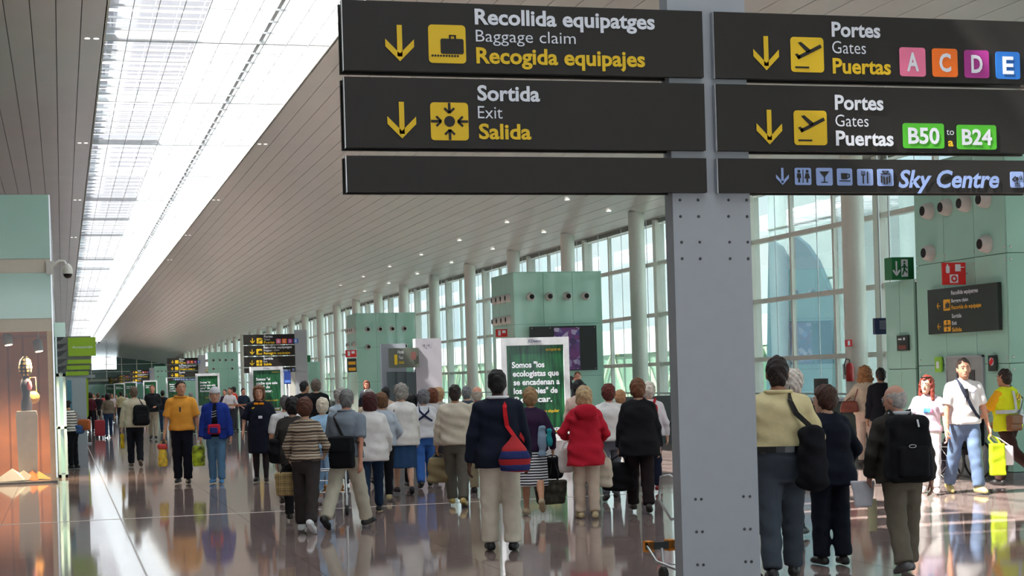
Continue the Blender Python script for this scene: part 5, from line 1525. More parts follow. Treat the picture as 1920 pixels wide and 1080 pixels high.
# ---- things people carry
def carrier(I, name, label, cat, group=None):
    o = empty(name, I.g, I.rz); return tag(o, label, cat, group)
def smesh(name, f, c, r, h, m, parent):
    c = np.array(c, float); r = np.array(r, float) if not np.isscalar(r) else np.array([r] * 3)
    V, Q = snet(f, c - r, c + r, h)
    return link(name, fast_mesh(name, V, Q), m, parent)
def lump(name, c, hs, r, m, parent, h=.014, yaw=0., wob=.006, taper=0., sag=0.):
    """soft box-shaped bag body"""
    c = np.array(c, float); ca, sa = math.cos(yaw), math.sin(yaw)
    def f(X, Y, Z):
        x, y, z = X - c[0], Y - c[1], Z - c[2]
        x, y = ca * x + sa * y, -sa * x + ca * y
        k = 1 + taper * z / hs[2]
        bul = 1 + sag * (1 - (z / hs[2] + .35) ** 2)
        return rbox(x / k / bul, y / k / bul, z, (0, 0, 0), hs, r) + wr(x, y, z, wob, c[0] * 50 + c[2] * 9)
    return smesh(name, f, c, max(hs[0], hs[1]) * 1.5 + .06 if False else np.array([max(hs[0], hs[1]) * 1.6 + .05] * 2 + [hs[2] + .06]), h, m, parent)
def strap(name, pts, m, parent, w=.03, up=(0, 0, 1)):
    P2 = [Vector(p) for p in pts]
    wd = []
    for i, p in enumerate(P2):
        t = (P2[min(i + 1, len(P2) - 1)] - P2[max(i - 1, 0)]).normalized()
        n = Vector((p.x, p.y, 0)); n = n.normalized() if n.length > .02 else Vector((1, 0, 0))
        if abs(t.dot(n)) > .9: n = Vector((0, 0, 1))
        wd.append(t.cross(n))
    return MB().ribbon(P2, wd, w, .006).build(name, m, parent)
def hold_bag(I, side, name, label, cat, col, size, drop=.16, taper=0., yaw=0., m=None, r=.04, sag=.0, wob=.006, group=None, dx=0., dy=0., handle=True):
    hnd = np.array(I.hand[side]); w_, d_, h_ = size
    o = carrier(I, name, label, cat, group)
    mm = m or cloth(col)
    c = hnd + np.array([dx, dy, -drop - h_ / 2])
    c[2] = max(c[2], h_ / 2 + .012)
    b = lump('body', c, (w_ / 2, d_ / 2, h_ / 2), r, mm, o, h=.013 if I.F < 26 else .02, yaw=yaw, taper=taper, sag=sag, wob=wob)
    if handle:
        ca, sa = math.cos(yaw), math.sin(yaw)
        for k in (-1, 1):
            off = np.array([-sa, ca, 0]) * d_ * .22 * k
            e1 = c + np.array([ca, sa, 0]) * w_ * .26 + np.array([0, 0, h_ / 2 - .01]) + off; e2 = c - np.array([ca, sa, 0]) * w_ * .26 + np.array([0, 0, h_ / 2 - .01]) + off
            MB().tube([e1, e1 * .45 + hnd * .55 + np.array([ca, sa, 0]) * .03, hnd, e2 * .45 + hnd * .55 - np.array([ca, sa, 0]) * .03, e2], .008, 6).build('handle', mm, o)
    I.last = (o, c)
    return o
def backpack(I, label, col, size=(.32, .17, .46), z=1.16, one=None, x=0., rot=0., straps=True):
    s = I.s; o = carrier(I, 'backpack', label, 'backpack'); mm = cloth(col)
    back = I.surf(270, z, .03)
    c = np.array(back) + np.array([x, -size[1] / 2 + .012, 0])
    b = lump('body', c, (size[0] / 2, size[1] / 2, size[2] / 2), .06, mm, o, h=.013 if I.F < 26 else .02, wob=.005, taper=-.08, yaw=rot)
    lump('pocket', c + np.array([0, -size[1] / 2 - .012, -size[2] * .18]), (size[0] * .36, .035, size[2] * .24), .03, mm, o, h=.012 if I.F < 26 else .02, wob=.003, yaw=rot)
    for sd in ((-1, 1) if one is None else (one,)):
        if not straps: break
        xx = .105
        pts = [c + np.array([sd * .07, size[1] * .35, size[2] / 2 - .03]), np.array(I.top_of(sd, xx, .015)) + np.array([0, -.03, .02]), np.array(I.top_of(sd, xx, .02)) + np.array([0, .03, .01]), I.surf(90 - sd * 38, 1.34, .03), I.surf(90 - sd * 45, 1.2, .03), I.surf(90 - sd * 75, 1.08, .035), I.surf(-90 + sd * 50, 1.0, .04)]
        strap('strap', pts, mm, o, .05)
    I.last = (o, c); return o
# ================================================================== THE PEOPLE IN THE HALL
WALK_L = ((.36, .06), (-.22, .22))      # left foot ahead
WALK_R = ((-.22, .22), (.36, .06))      # right foot ahead
STEP_L = ((.26, .06), (-.18, .20)); STEP_R = ((-.18, .20), (.26, .06))
STAND = ((.03, .02), (-.02, .03))
OLD = (206, 166, 142); PALE = (222, 178, 154); TAN = (190, 142, 112); RED = (214, 150, 128)
GREY = (134, 134, 134); WHITEH = (208, 204, 198); BROWN = (84, 54, 34); DARK = (28, 22, 20)

# ---- the near group walking away
I = person('tall man in navy blazer and cream trousers with red and blue bag', 932, 693, 1033, rz=-14, skin=(92, 64, 52), hair=('short', (18, 15, 15)), fat=1.05,
           top=[dict(name='shirt', col=(226, 228, 232), sleeve=0, hem=1.1, off=.012), dict(name='blazer', col=(24, 30, 46), hem=.80, off=.030, box=.7, flare=.025)],
           bottom=dict(col=(212, 204, 188), loose=.020), shoes=(18, 18, 22), legs=((.06, .05, .03), (-.03, .08, .03)), hands=((-.30, .02, .80), (.27, .10, .86)))
s = I.s
MB().tube([I.surf(a, 1.478, .022) for a in range(0, 360, 20)], .016, 8, closed=True).build('collar', cloth((226, 228, 232)), I.root)
o = carrier(I, 'bucket_bag', 'red and navy striped bucket bag on the blazer man', 'bag')
c = np.array(I.surf(300, .97, .03)) + np.array([.05, -.10, -.03])
m_rb = mat('bag_red', (176, 30, 38), .8)
def bk(X, Y, Z):
    z = Z - c[2]; rr = np.interp(z, [-.17, -.06, .05, .12, .18], [.135, .155, .12, .06, .018])
    d = np.sqrt((X - c[0]) ** 2 + ((Y - c[1]) * 1.25) ** 2) - rr
    return np.maximum(np.maximum(d, -.17 - z), z - .18) * .8 + wr(X, Y, Z, .004, 3)
smesh('body', bk, c, (.25, .22, .32), .013, m_rb, o)
for z0_, z1_ in ((-.165, -.10), (-.055, .03)): smesh('navy_band', lambda X, Y, Z: np.maximum(np.maximum(bk(X, Y, Z) - .005, c[2] + z0_ - Z), Z - c[2] - z1_), c, (.25, .22, .32), .013, cloth((42, 52, 104)), o)
strap('strap', [c + np.array([0, 0, .17]), np.array(I.surf(294, 1.2, .045)), np.array(I.surf(290, 1.3, .045)), np.array(I.surf(290, 1.38, .045)), np.array(I.top_of(1, .10, .03)), I.surf(65, 1.38, .04), I.surf(45, 1.2, .04), I.surf(0, 1.05, .06), c + np.array([.06, .05, .18])], cloth((188, 30, 38)), o, .045)

I = person('woman in brown striped sweater with plaid handbag', 569, 750, 1000, rz=-22, sex='f', fat=.96, skin=OLD, hair=('full', (82, 44, 28)),
           top=dict(name='sweater', mat=striped('sweater_stripes', [(0, (66, 58, 52)), (.22, (176, 158, 136)), (.40, (110, 98, 86)), (.55, (192, 178, 158)), (.72, (84, 74, 66)), (.86, (170, 150, 128))], 9.5, 'Z'), sleeve=.92, hem=.92, box=.7, off=.02),
           bottom=dict(col=(52, 46, 46), loose=.012), shoes=(224, 228, 230), legs=((.14, .04, .03), (-.34, .10, .05, -.62)), hands=((-.24, .16, .92), (.20, .24, 1.0)), head=(.1, -.06))
o = carrier(I, 'handbag', 'beige plaid handbag with dark handles on striped sweater woman', 'bag')
m_pl = striped('beige_plaid', [(0, (196, 182, 150)), (.40, (88, 80, 72)), (.46, (226, 214, 184)), (.62, (160, 140, 110)), (.70, (214, 200, 168))], 13, 'Z', axis2='X')
c = np.array(I.hand[-1]) + np.array([-.07, .0, -.20]); 
lump('body', c, (.155, .05, .135), .03, m_pl, o, wob=.002, taper=.06)
for k in (-1, 1): MB().tube([c + np.array([-.09, k * .035, .12]), c + np.array([-.06, k * .03, .20]), c + np.array([.03, k * .01, .25]), c + np.array([.08, k * .03, .2]), c + np.array([.09, k * .035, .12])], .009, 6).build('handle', m_black, o)

I = person('man in grey short sleeved shirt with black shoulder bag', 645, 727, 992, rz=-38, fat=1.12, skin=(196, 140, 116), hair=('short', (112, 112, 112)),
           top=dict(name='shirt', mat=striped('shirt_check', [(0, (112, 122, 134)), (.5, (96, 106, 118)), (.75, (126, 134, 146))], 60, 'X', axis2='Z'), sleeve=.42, hem=.90, box=.6, off=.026) if False else dict(name='shirt', col=(118, 128, 140), sleeve=.44, hem=.90, box=.6, off=.026),
           bottom=dict(col=(190, 184, 166), loose=.016), shoes=(22, 22, 26), legs=((-.40, .16, .02, -.55), (.34, .03, .04)), hands=((-.26, .14, .84), (.25, -.10, .80)), lean=.08, head=(.5, -.05))
MB().tube([I.surf(a, 1.472, .02) for a in range(0, 360, 20)], .014, 8, closed=True).build('collar', cloth((118, 128, 140)), I.root)
o = carrier(I, 'shoulder_bag', 'black flap bag on the back of grey shirted man', 'bag')
c = np.array(I.surf(272, .98, .05)) + np.array([.07, -.05, -.02])
lump('body', c, (.155, .05, .185), .03, cloth((18, 20, 24)), o, wob=.003)
lump('flap', c + np.array([0, -.045, .09]), (.15, .018, .09), .015, cloth((24, 27, 31)), o, h=.01, wob=.002)
strap('strap', [c + np.array([.14, .02, .15]), np.array(I.surf(285, 1.15, .04)), np.array(I.surf(262, 1.30, .045)), np.array(I.surf(232, 1.40, .04)), np.array(I.top_of(-1, .08, .02)), I.surf(120, 1.38, .03), I.surf(70, 1.2, .035), I.surf(20, 1.05, .05), c + np.array([.15, .05, .12])], m_black, o, .035)

I = person('dark haired woman in charcoal jacket behind striped sweater woman', 547, 746, F=20.3, rz=-10, sex='f', fat=1.15, skin=OLD, hair=('full', (20, 18, 20)),
           top=dict(name='jacket', col=(56, 54, 52), hem=.82, box=.7, off=.028), bottom=dict(col=(30, 30, 34)), legs=STEP_L, hands=((-.25, .06, .84), (.24, .12, .9)))
o = carrier(I, 'shoulder_bag', 'soft black bag hanging behind the charcoal jacket woman', 'bag')
c = np.array(I.surf(190, 1.0, .06)) + np.array([-.0, -.02, 0])
lump('body', c, (.07, .08, .15), .05, cloth((16, 16, 20)), o, wob=.008); strap('strap', [c + np.array([0, 0, .15]), I.surf(205, 1.2, .05), np.array(I.top_of(-1, .11, .03)), I.surf(150, 1.2, .05), c + np.array([0, .05, .14])], m_black, o, .025)
person('grey haired person in white shirt left of charcoal jacket woman', 534, 742, F=23.5, rz=-5, fat=1.1, skin=TAN, hair=('short', (92, 88, 90)), top=dict(name='shirt', col=(216, 216, 216), sleeve=.45, hem=.9, off=.02), bottom=dict(col=(120, 116, 106)), legs=STEP_R)

I = person('woman with dark red bob in white blouse and blue jeans', 692, 735, 962, rz=-12, sex='f', fat=1.12, skin=OLD, hair=('bob', (66, 18, 20)),
           top=dict(name='blouse', col=(222, 220, 218), hem=.76, box=.9, off=.028, flare=.03), bottom=dict(col=(30, 48, 72)), shoes=(24, 26, 34), legs=((-.30, .2), (.26, .05)), hands=((-.22, .2, .98), (.25, .16, .9)))
I = person('woman with brown hair in pale blue cardigan and black trousers', 714, 738, 942, rz=-8, sex='f', fat=1.1, skin=OLD, hair=('full', (104, 70, 42)),
           top=dict(name='cardigan', col=(176, 186, 198), hem=.90, box=.8, off=.026), bottom=dict(col=(24, 26, 32)), shoes=(186, 172, 128), legs=STEP_R, hands=((-.22, .12, .92), (.2, .22, 1.0)), glasses=True, head=(.55, 0))
I = person('grey haired woman in long white jacket and denim culottes', 752, 722, 928, rz=-4, sex='f', fat=1.08, skin=OLD, hair=('curly', (156, 152, 146)),
           top=dict(name='jacket', col=(226, 224, 220), hem=.78, box=.9, off=.030, flare=.04), bottom=dict(kind='skirt', col=(44, 74, 112), hem=.42, loose=.015), shoes=(22, 20, 22), legs=STEP_L, hands=((-.2, .2, 1.0), (.25, .1, .86)), head=(.35, -.05))
o = carrier(I, 'shoulder_bag', 'dark brown leather bag on the long white jacket', 'bag')
c = np.array(I.surf(215, 1.06, .05)) + np.array([-.0, -.06, 0]); m_lb = mat('brown_leather', (62, 36, 38), .4)
lump('body', c, (.105, .045, .13), .03, m_lb, o, wob=.004); strap('strap', [c + np.array([.03, 0, .12]), I.surf(225, 1.28, .05), np.array(I.top_of(-1, .10, .035)), I.surf(150, 1.25, .05), c + np.array([-.06, .05, .11])], mat('tan_strap', (120, 84, 70), .5), o, .028)
I = person('woman in white top with crossed navy straps and blue trousers', 793, 733, 916, rz=-10, sex='f', fat=1.12, skin=OLD, hair=('curly', (112, 114, 120)),
           top=dict(name='blouse', col=(224, 226, 232), hem=.90, box=.8, off=.026), bottom=dict(col=(58, 104, 178), loose=.01), shoes=(28, 26, 30), legs=STEP_R, hands=((-.2, .2, 1.0), (.24, .1, .86)))
for a_, b_ in ((-1, 1), (1, -1)):
    strap('cross_strap', [np.array(I.top_of(a_, .09, .03)), I.surf(270 + a_ * 28, 1.38, .04), I.surf(270, 1.30, .042), I.surf(270 - a_ * 40, 1.20, .042)], cloth((34, 40, 74)), I.root, .03)
I = person('man in loose beige jacket with grey trousers', 852, 722, 950, rz=-16, fat=1.12, skin=TAN, hair=('short', (44, 32, 28)),
           top=dict(name='jacket', col=(200, 190, 172), hem=.88, box=1., off=.036, wrk=.007), bottom=dict(col=(98, 94, 86), loose=.014), shoes=(178, 156, 92), legs=STEP_L, hands=((-.29, .10, .84), (.25, .14, .88)))
hold_bag(I, -1, 'shopping_bag', 'crumpled khaki shopping bag held by the beige jacket man', 'bag', (128, 114, 84), (.26, .12, .34), drop=.06, sag=.1, wob=.012)
I = person('balding man in pale beige jacket beside the navy blazer', 894, 725, 924, rz=-12, fat=1.08, skin=RED, hair=('ring', (186, 176, 164)),
           top=dict(name='jacket', col=(196, 188, 160), hem=.86, box=.9, off=.03), bottom=dict(col=(150, 140, 114), loose=.012), shoes=(34, 30, 28), legs=((.05, .05), (-.34, .3)), hands=((-.26, .1, .86), (.25, .1, .86)))
person('person with grey hair between beige jacket and bald man', 874, 724, F=27, rz=-10, skin=OLD, hair=('short', (120, 122, 126)), top=dict(name='jacket', col=(60, 70, 84)), bottom=dict(col=(22, 24, 30)), legs=STEP_R)
I = person('woman in purple jacket and striped skirt carrying bags', 993, 728, 966, rz=-12, sex='f', fat=1.05, skin=TAN, hair=('full', (150, 120, 84)),
           top=dict(name='jacket', col=(52, 34, 62), hem=.88, box=.6, off=.028), bottom=dict(kind='skirt', mat=striped('skirt_stripes', [(0, (228, 228, 230)), (.5, (30, 32, 44))], 30, 'Z'), hem=.40, loose=.02), shoes=(176, 160, 130), legs=((.08, .05), (-.28, .5)), hands=((-.22, .15, .95), (.30, .10, .90)))
hold_bag(I, 1, 'handbag', 'black handbag held above the camouflage bag', 'bag', (18, 18, 22), (.26, .14, .26), drop=.03, sag=.05)
o_, c_ = I.last
o = carrier(I, 'travel_bag', 'dark camouflage travel bag below the black handbag', 'bag')
lump('body', c_ + np.array([-.03, -.02, -.30]), (.19, .10, .15), .04, mat('camouflage', (62, 58, 48), .8, var=.8, scale=16), o, wob=.005, taper=.1)
for k in (-1, 1): MB().tube([c_ + np.array([-.10, k * .05, -.17]), c_ + np.array([-.03, k * .12, -.05]), np.array(I.hand[1]) + np.array([0, k * .02, 0]), c_ + np.array([.06, k * .12, -.06]), c_ + np.array([.06, k * .05, -.17])], .009, 6).build('handle', m_black, o)
o = carrier(I, 'cardigan', 'pale blue and turquoise cardigan over the arm of purple woman', 'clothing')
lump('cloth_fold', np.array(I.surf(300, 1.02, .06)) + np.array([.02, -.04, .0]), (.05, .035, .18), .03, cloth((132, 156, 178)), o, wob=.008); lump('turquoise_fold', np.array(I.surf(315, 1.06, .08)) + np.array([.05, -.03, .0]), (.035, .03, .11), .025, cloth((40, 150, 158)), o, wob=.006)
I = person('blonde woman in hooded red raincoat and beige trousers', 1094, 725, 972, rz=-12, sex='f', fat=1.02, skin=PALE, hair=('bob', (182, 156, 118)),
           top=dict(name='raincoat', col=(182, 30, 50), hem=.70, box=.9, off=.030, flare=.035, wrk=.007), bottom=dict(col=(196, 178, 160), loose=.008), shoes=(186, 168, 130), legs=((.02, .04), (-.10, .10)), hands=((-.22, .28, 1.06), (.22, .24, 1.0)))
def hood(X, Y, Z):
    q = np.array(I.surf(270, 1.40, .03)); return smin(ell(X, Y, Z, q + np.array([0, -.03, .0]), (.13, .07, .09)), ell(X, Y, Z, q + np.array([0, -.0, .05]), (.12, .09, .05)), .04) + wr(X, Y, Z, .004, 2)
smesh('hood', hood, I.surf(270, 1.40, .03), .2, .014, cloth((176, 28, 48)), I.root)
o = hold_bag(I, -1, 'handbag', 'white handbag on the left of the red raincoat', 'bag', (214, 208, 204), (.17, .09, .30), drop=.10, dx=-.06, dy=-.02, sag=.08)
hold_bag(I, 1, 'plastic_bag', 'cream plastic bag on the right of the red raincoat', 'bag', (206, 194, 176), (.20, .12, .36), drop=.14, sag=.15, wob=.012, dx=.06, dy=-.12)
I = person('woman with auburn hair in white shirt behind red raincoat', 1140, 722, 940, rz=-14, sex='f', fat=1.2, skin=RED, hair=('full', (96, 36, 28)),
           top=dict(name='shirt', col=(226, 224, 222), hem=.90, box=.8, off=.03), bottom=dict(col=(104, 106, 116)), legs=STEP_R)
person('blonde person between auburn haired woman and black coat', 1162, 733, F=25.5, rz=-10, sex='f', skin=PALE, hair=('full', (168, 124, 88)), top=dict(name='jacket', col=(180, 170, 160)), bottom=dict(col=(70, 70, 78)), legs=STEP_L)
I = person('woman in long black coat with big black bag', 1195, 712, 962, rz=-16, sex='f', fat=1.12, skin=OLD, hair=('full', (108, 68, 44)),
           top=dict(name='coat', col=(22, 22, 26), hem=.74, box=.9, off=.034, flare=.04), bottom=dict(col=(34, 24, 26), loose=.012), shoes=(36, 26, 26), legs=STEP_L, hands=((-.26, .06, .86), (.27, .02, .82)))
hold_bag(I, -1, 'handbag', 'large soft black bag held beside the black coat', 'bag', (14, 14, 17), (.36, .18, .34), drop=.10, sag=.12, wob=.01, dx=-.03)
I = person('white haired woman with red backpack beside the black coat', 1216, 718, 925, rz=-25, sex='f', fat=1.08, skin=OLD, hair=('full', (204, 198, 188)),
           top=dict(name='shirt', col=(216, 216, 222), hem=.9, box=.7, off=.024), bottom=dict(col=(32, 38, 58)), shoes=(130, 34, 38), legs=STEP_R, hands=((-.22, .14, .9), (.26, .1, .88)))
backpack(I, 'red and white backpack on the white haired woman', (168, 24, 40), (.28, .18, .40), z=1.2)
lump('white_panel', I.last[1] + np.array([.0, -.125, .03]), (.09, .02, .09), .02, cloth((224, 216, 214)), I.last[0], h=.012, wob=.002)
person('man on the phone between poster and screen', 1083, 697, F=44, rz=165, skin=RED, hair=('short', (96, 66, 44)), top=dict(name='shirt', col=(60, 62, 70)), bottom=dict(col=(50, 50, 56)), hands=((-.25, .05, .82), (.10, .12, 1.56)), face=True)
person('dark haired person just behind the blonde in red raincoat', 1084, 714, F=27, rz=-30, skin=TAN, hair=('full', (24, 20, 22)), top=dict(name='shirt', col=(196, 172, 160)), bottom=dict(col=(50, 50, 56)), legs=STEP_L)
# heads further back in the group
person('person in black with short dark hair, left of the pair', 569, 715, F=36, rz=-30, skin=TAN, hair=('short', (16, 16, 18)), top=dict(name='sweater', col=(20, 20, 24), off=.03), bottom=dict(col=(24, 24, 28)), legs=STEP_L, head=(-.5, 0))
person('person in black with greying hair, right of the pair', 592, 712, F=34, rz=-8, skin=OLD, fat=1.15, hair=('full', (104, 92, 84)), top=dict(name='sweater', col=(18, 18, 22), off=.03), bottom=dict(col=(24, 24, 28)), legs=STEP_R)
person('person with cream hat and pale blue shirt behind grey shirt', 603, 748, F=23, rz=-15, sex='f', fat=1.1, skin=OLD, hair=('full', (222, 210, 190)), top=dict(name='shirt', col=(158, 196, 226), sleeve=.8, off=.024), bottom=dict(col=(140, 176, 210), hem=.8), shoes=(190, 186, 190), legs=STEP_L)
person('grey haired person with pale patterned top beyond grey shirt', 637, 730, F=27, rz=-5, sex='f', skin=OLD, hair=('curly', (164, 160, 156)), top=dict(name='blouse', col=(178, 192, 204)), bottom=dict(col=(80, 84, 96)), legs=STEP_R)
person('grey curly haired person in beige behind the dark red bob', 691, 733, F=27, rz=-20, sex='f', skin=OLD, hair=('curly', (168, 164, 158)), top=dict(name='jacket', col=(196, 178, 156)), bottom=dict(col=(110, 104, 98)), legs=STEP_L)
person('dark haired person in skin coloured top before information pylon', 723, 726, F=31, rz=20, skin=TAN, hair=('short', (22, 18, 18)), top=dict(name='shirt', col=(206, 176, 158)), bottom=dict(col=(40, 40, 46)), legs=STEP_R)
person('person in black top with black hair beneath the slatted panel', 771, 741, F=26, rz=-5, sex='f', skin=TAN, hair=('full', (18, 16, 18)), top=dict(name='jacket', col=(26, 26, 32)), bottom=dict(col=(22, 22, 28)), legs=STEP_L)
person('auburn haired woman in white right of the crossed straps', 810, 729, F=26.8, rz=-8, sex='f', skin=PALE, hair=('bob', (108, 58, 34)), top=dict(name='shirt', col=(206, 204, 206)), bottom=dict(col=(60, 58, 64)), legs=STEP_R)
person('sandy haired person overlapped by the auburn haired woman', 822, 728, F=28, rz=-8, sex='f', skin=PALE, hair=('full', (190, 152, 112)), top=dict(name='shirt', col=(190, 188, 184)), bottom=dict(col=(90, 88, 90)), legs=STEP_L)
person('brown haired woman with white collar facing us in sunlight', 687, 714, F=52, rz=170, sex='f', skin=RED, hair=('bob', (104, 52, 36)), top=[dict(name='shirt', col=(228, 226, 226)), dict(name='jacket', col=(60, 64, 76), open=.10)], bottom=dict(col=(50, 50, 56)), face=True)

# ---- people coming towards us on the left
I = person('smiling man in orange polo shirt walking towards us', 338, 713, 907, rz=170, fat=1.04, skin=(198, 146, 116), hair=('short', (26, 20, 18)), face=True,
           top=dict(name='polo_shirt', col=(230, 160, 62), sleeve=.44, hem=.90, box=.5, off=.024), bottom=dict(col=(20, 22, 34), loose=.010), shoes=(18, 18, 22), legs=((.08, .03), (-.08, .08)), hands=((-.28, .06, .86), (.28, .08, .84)), head=(.35, .03))
MB().ribbon([I.surf(90, 1.30, .036), I.surf(90, 1.22, .036)], [(1, 0, 0)] * 2, .028, .012).build('sunglasses', m_black, I.root)
MB().tube([I.surf(a, 1.465, .028) for a in range(0, 360, 20)], .014, 8, closed=True).build('collar', cloth((222, 152, 56)), I.root)
o = carrier(I, 'mobile_phone', 'dark phone in the hand of orange polo man', 'phone')
lump('body', np.array(I.hand[1]) + np.array([.02, .02, -.05]), (.025, .01, .055), .008, m_black, o, h=.008, wob=0)
hold_bag(I, 1, 'plastic_bag', 'yellow and red plastic bag hanging from the orange polo man', 'bag', (220, 186, 56), (.15, .09, .38), drop=.10, m=mat('bag_yellow', (220, 186, 56), .5, var=.4, scale=12), wob=.006, taper=-.2, dx=.05)
lump('red_top', I.last[1] + np.array([0, 0, .16]), (.085, .05, .05), .03, mat('bag_red_plastic', (198, 60, 60), .5), I.last[0], wob=.004)
I = person('boy with white cap in open blue jacket and light jeans', 402, 727, 907, rz=166, fat=.95, skin=(200, 152, 126), hair=('short', (32, 24, 22)), face=True,
           top=[dict(name='t_shirt', col=(22, 22, 26), off=.018, hem=.86), dict(name='jacket', col=(30, 54, 140), hem=.82, box=.8, off=.036, open=.085)],
           bottom=dict(col=(88, 128, 162), loose=.006), shoes=(66, 130, 182), legs=((.10, .04), (-.10, .08)), hands=((-.28, .08, .84), (.27, .05, .82)), head=(.15, -.08))
hd = I.hd
def capf(X, Y, Z):
    x, y, z = I.hloc(X, Y, Z)
    d = np.maximum(ell(x, y, z, (0, -.014, .03), (.094, .112, .114)), -(z - .045 + .1 * y)); hoodp = np.maximum(ell(x, y, z, (0, -.06, -.02), (.10, .09, .13)), y + .01)
    return np.minimum(d, hoodp)
V, Q = snet(capf, hd - .24, hd + .24, .013); link('white_cap', fast_mesh('cap', V * I.s, Q), cloth((206, 208, 214)), I.root)
pl_ = [(x_, z_) for x_, z_ in ((-.05, 1.33), (-.02, 1.31), (.01, 1.33), (.04, 1.30))]
for k in range(3): MB().tube([I.surf(90 + d_, 1.32 - k * .045 + .01 * math.sin(d_), .030) for d_ in (-16, -8, 0, 8, 14)], .004, 5).build('shirt_print', m_twhite, I.root)
o = carrier(I, 'waist_pouch', 'red and blue waist pouch on the boy', 'bag')
c = np.array(I.surf(90, 1.0, .05)) + np.array([0, .03, 0])
lump('body', c, (.11, .04, .085), .035, cloth((186, 36, 60)), o, h=.012, wob=.003); lump('blue_panel', c + np.array([0, .035, -.02]), (.07, .02, .05), .015, cloth((44, 54, 130)), o, h=.01, wob=.002); strap('belt', [I.surf(a, 1.0, .05) for a in range(0, 361, 30)], cloth((30, 40, 90)), o, .03)
hold_bag(I, 1, 'plastic_bag', 'lime and black shopping bag between orange polo and boy', 'bag', (170, 190, 30), (.22, .10, .36), drop=.05, m=mat('bag_lime_black', (150, 170, 26), .5, var=.95, scale=7), wob=.008, dx=.06)
I = person('woman in navy uniform dress with orange neck scarf', 485, 723, 904, rz=168, sex='f', fat=1.18, skin=(200, 148, 122), hair=('bob', (112, 70, 42)), face=True,
           top=dict(name='tunic', col=(24, 28, 42), sleeve=.46, hem=.80, box=.5, off=.022), bottom=dict(kind='skirt', col=(24, 28, 42), hem=.52, loose=.0), shoes=(22, 20, 22), tights=(46, 38, 40), legs=((.06, .03), (-.06, .06)), hands=((-.24, .14, .92), (.30, .10, .90)), head=(.05, 0))
c = np.array(I.surf(90, 1.42, .03))
for sd in (-1, 1): lump('scarf_bow', c + np.array([sd * .045, .0, .0]), (.045, .018, .022), .015, cloth((236, 146, 26)), I.root, h=.01, wob=.003)
lump('name_badge', np.array(I.surf(98, 1.18, .03)), (.035, .008, .026), .006, m_twhite, I.root, h=.008, wob=0)
MB().ribbon([I.surf(62, 1.36, .03), I.surf(54, 1.34, .03), I.surf(48, 1.345, .03)], [(0, 0, 1)] * 3, .02, .006).build('wing_badge', m_tyel, I.root)
def stock(X, Y, Z): return 1
I = person('woman in white striped top bending at the cash machine', 133, 748, 879, rz=70, sex='f', skin=TAN, hair=('tail', (18, 16, 18)), lean=.14, head=(0, -.55),
           top=dict(name='striped_top', mat=striped('white_black_stripes', [(0, (222, 216, 208)), (.62, (60, 54, 54))], 17, 'Z'), hem=.92, off=.022), bottom=dict(col=(18, 18, 24)), legs=((.05, .02), (-.04, .03)), hands=((-.08, .34, .98), (.10, .36, .98)))
o = carrier(I, 'shoulder_bag', 'tan orange leather bag on the striped top woman', 'bag')
c = np.array(I.surf(262, 1.06, .08)) + np.array([.06, -.10, .0]); lump('body', c, (.07, .14, .12), .05, mat('orange_leather', (170, 84, 36), .4), o, h=.018, wob=.004)
strap('strap', [c + np.array([0, .06, .11]), I.surf(280, 1.35, .04), np.array(I.top_of(1, .11, .03)), I.surf(40, 1.3, .04), c + np.array([0, -.05, .1])], mat('orange_leather', (170, 84, 36)), o, .025)
o = carrier(I, 'jacket', 'blue denim jacket tied round the waist of striped top woman', 'clothing'); lump('cloth_fold', np.array(I.surf(280, .95, .03)), (.13, .10, .09), .05, cloth((58, 84, 128)), o, h=.02, wob=.008)
o = carrier(I, 'handbag', 'black bag in front of the striped top woman', 'bag'); lump('body', np.array(I.surf(90, .93, .05)) + np.array([0, .09, 0]), (.09, .08, .10), .04, cloth((18, 18, 22)), o, h=.02, wob=.006)
I = person('man in beige jacket with black backpack walking away', 250, 725, 876, rz=0, fat=1.08, skin=OLD, hair=('short', (96, 78, 66)),
           top=dict(name='jacket', col=(196, 182, 162), hem=.86, box=.9, off=.032), bottom=dict(col=(24, 26, 34), loose=.008), shoes=(96, 80, 62), legs=((.06, .03), (-.18, .34)), hands=((-.28, .08, .84), (.26, .1, .86)))
backpack(I, 'black backpack hanging off the beige jacket shoulder', (18, 20, 24), (.34, .2, .44), z=1.12, x=.13, one=1)
hold_bag(I, -1, 'plastic_bag', 'slim yellow bag at the left hand of backpack man', 'bag', (214, 178, 40), (.08, .10, .34), drop=.02, handle=False)
I = person('man in dark jacket and khaki trousers walking towards us', 285, 722, 824, rz=172, fat=1.1, skin=RED, hair=('short', (110, 70, 50)), top=dict(name='jacket', col=(34, 36, 40), hem=.88, off=.03, box=.8), bottom=dict(col=(168, 158, 138)), legs=STEP_L, hands=((-.12, .25, 1.05), (.24, .1, .86)), face=True)
I = person('woman in khaki vest and jeans pulling a red suitcase', 201, 738, 821, rz=0, sex='f', fat=1.05, skin=TAN, hair=('bob', (40, 26, 26)), top=dict(name='vest', col=(112, 102, 88), sleeve=.9, hem=.94, off=.026), bottom=dict(col=(42, 62, 92)), legs=STEP_R, hands=((-.30, -.05, .84), (.24, .05, .84)))
o = empty('suitcase', (I.g.x - .3, I.g.y - .1, 0)); tag(o, 'small red wheeled suitcase behind the khaki vest woman', 'suitcase')
lump('body', (0, 0, .36), (.18, .12, .28), .04, mat('case_red', (150, 34, 46), .5), o, h=.02, wob=.002); MB().tube([(-.08, 0, .6), (-.08, 0, .98), (.08, 0, .98), (.08, 0, .6)], .012, 6).build('handle', m_chrome, o)
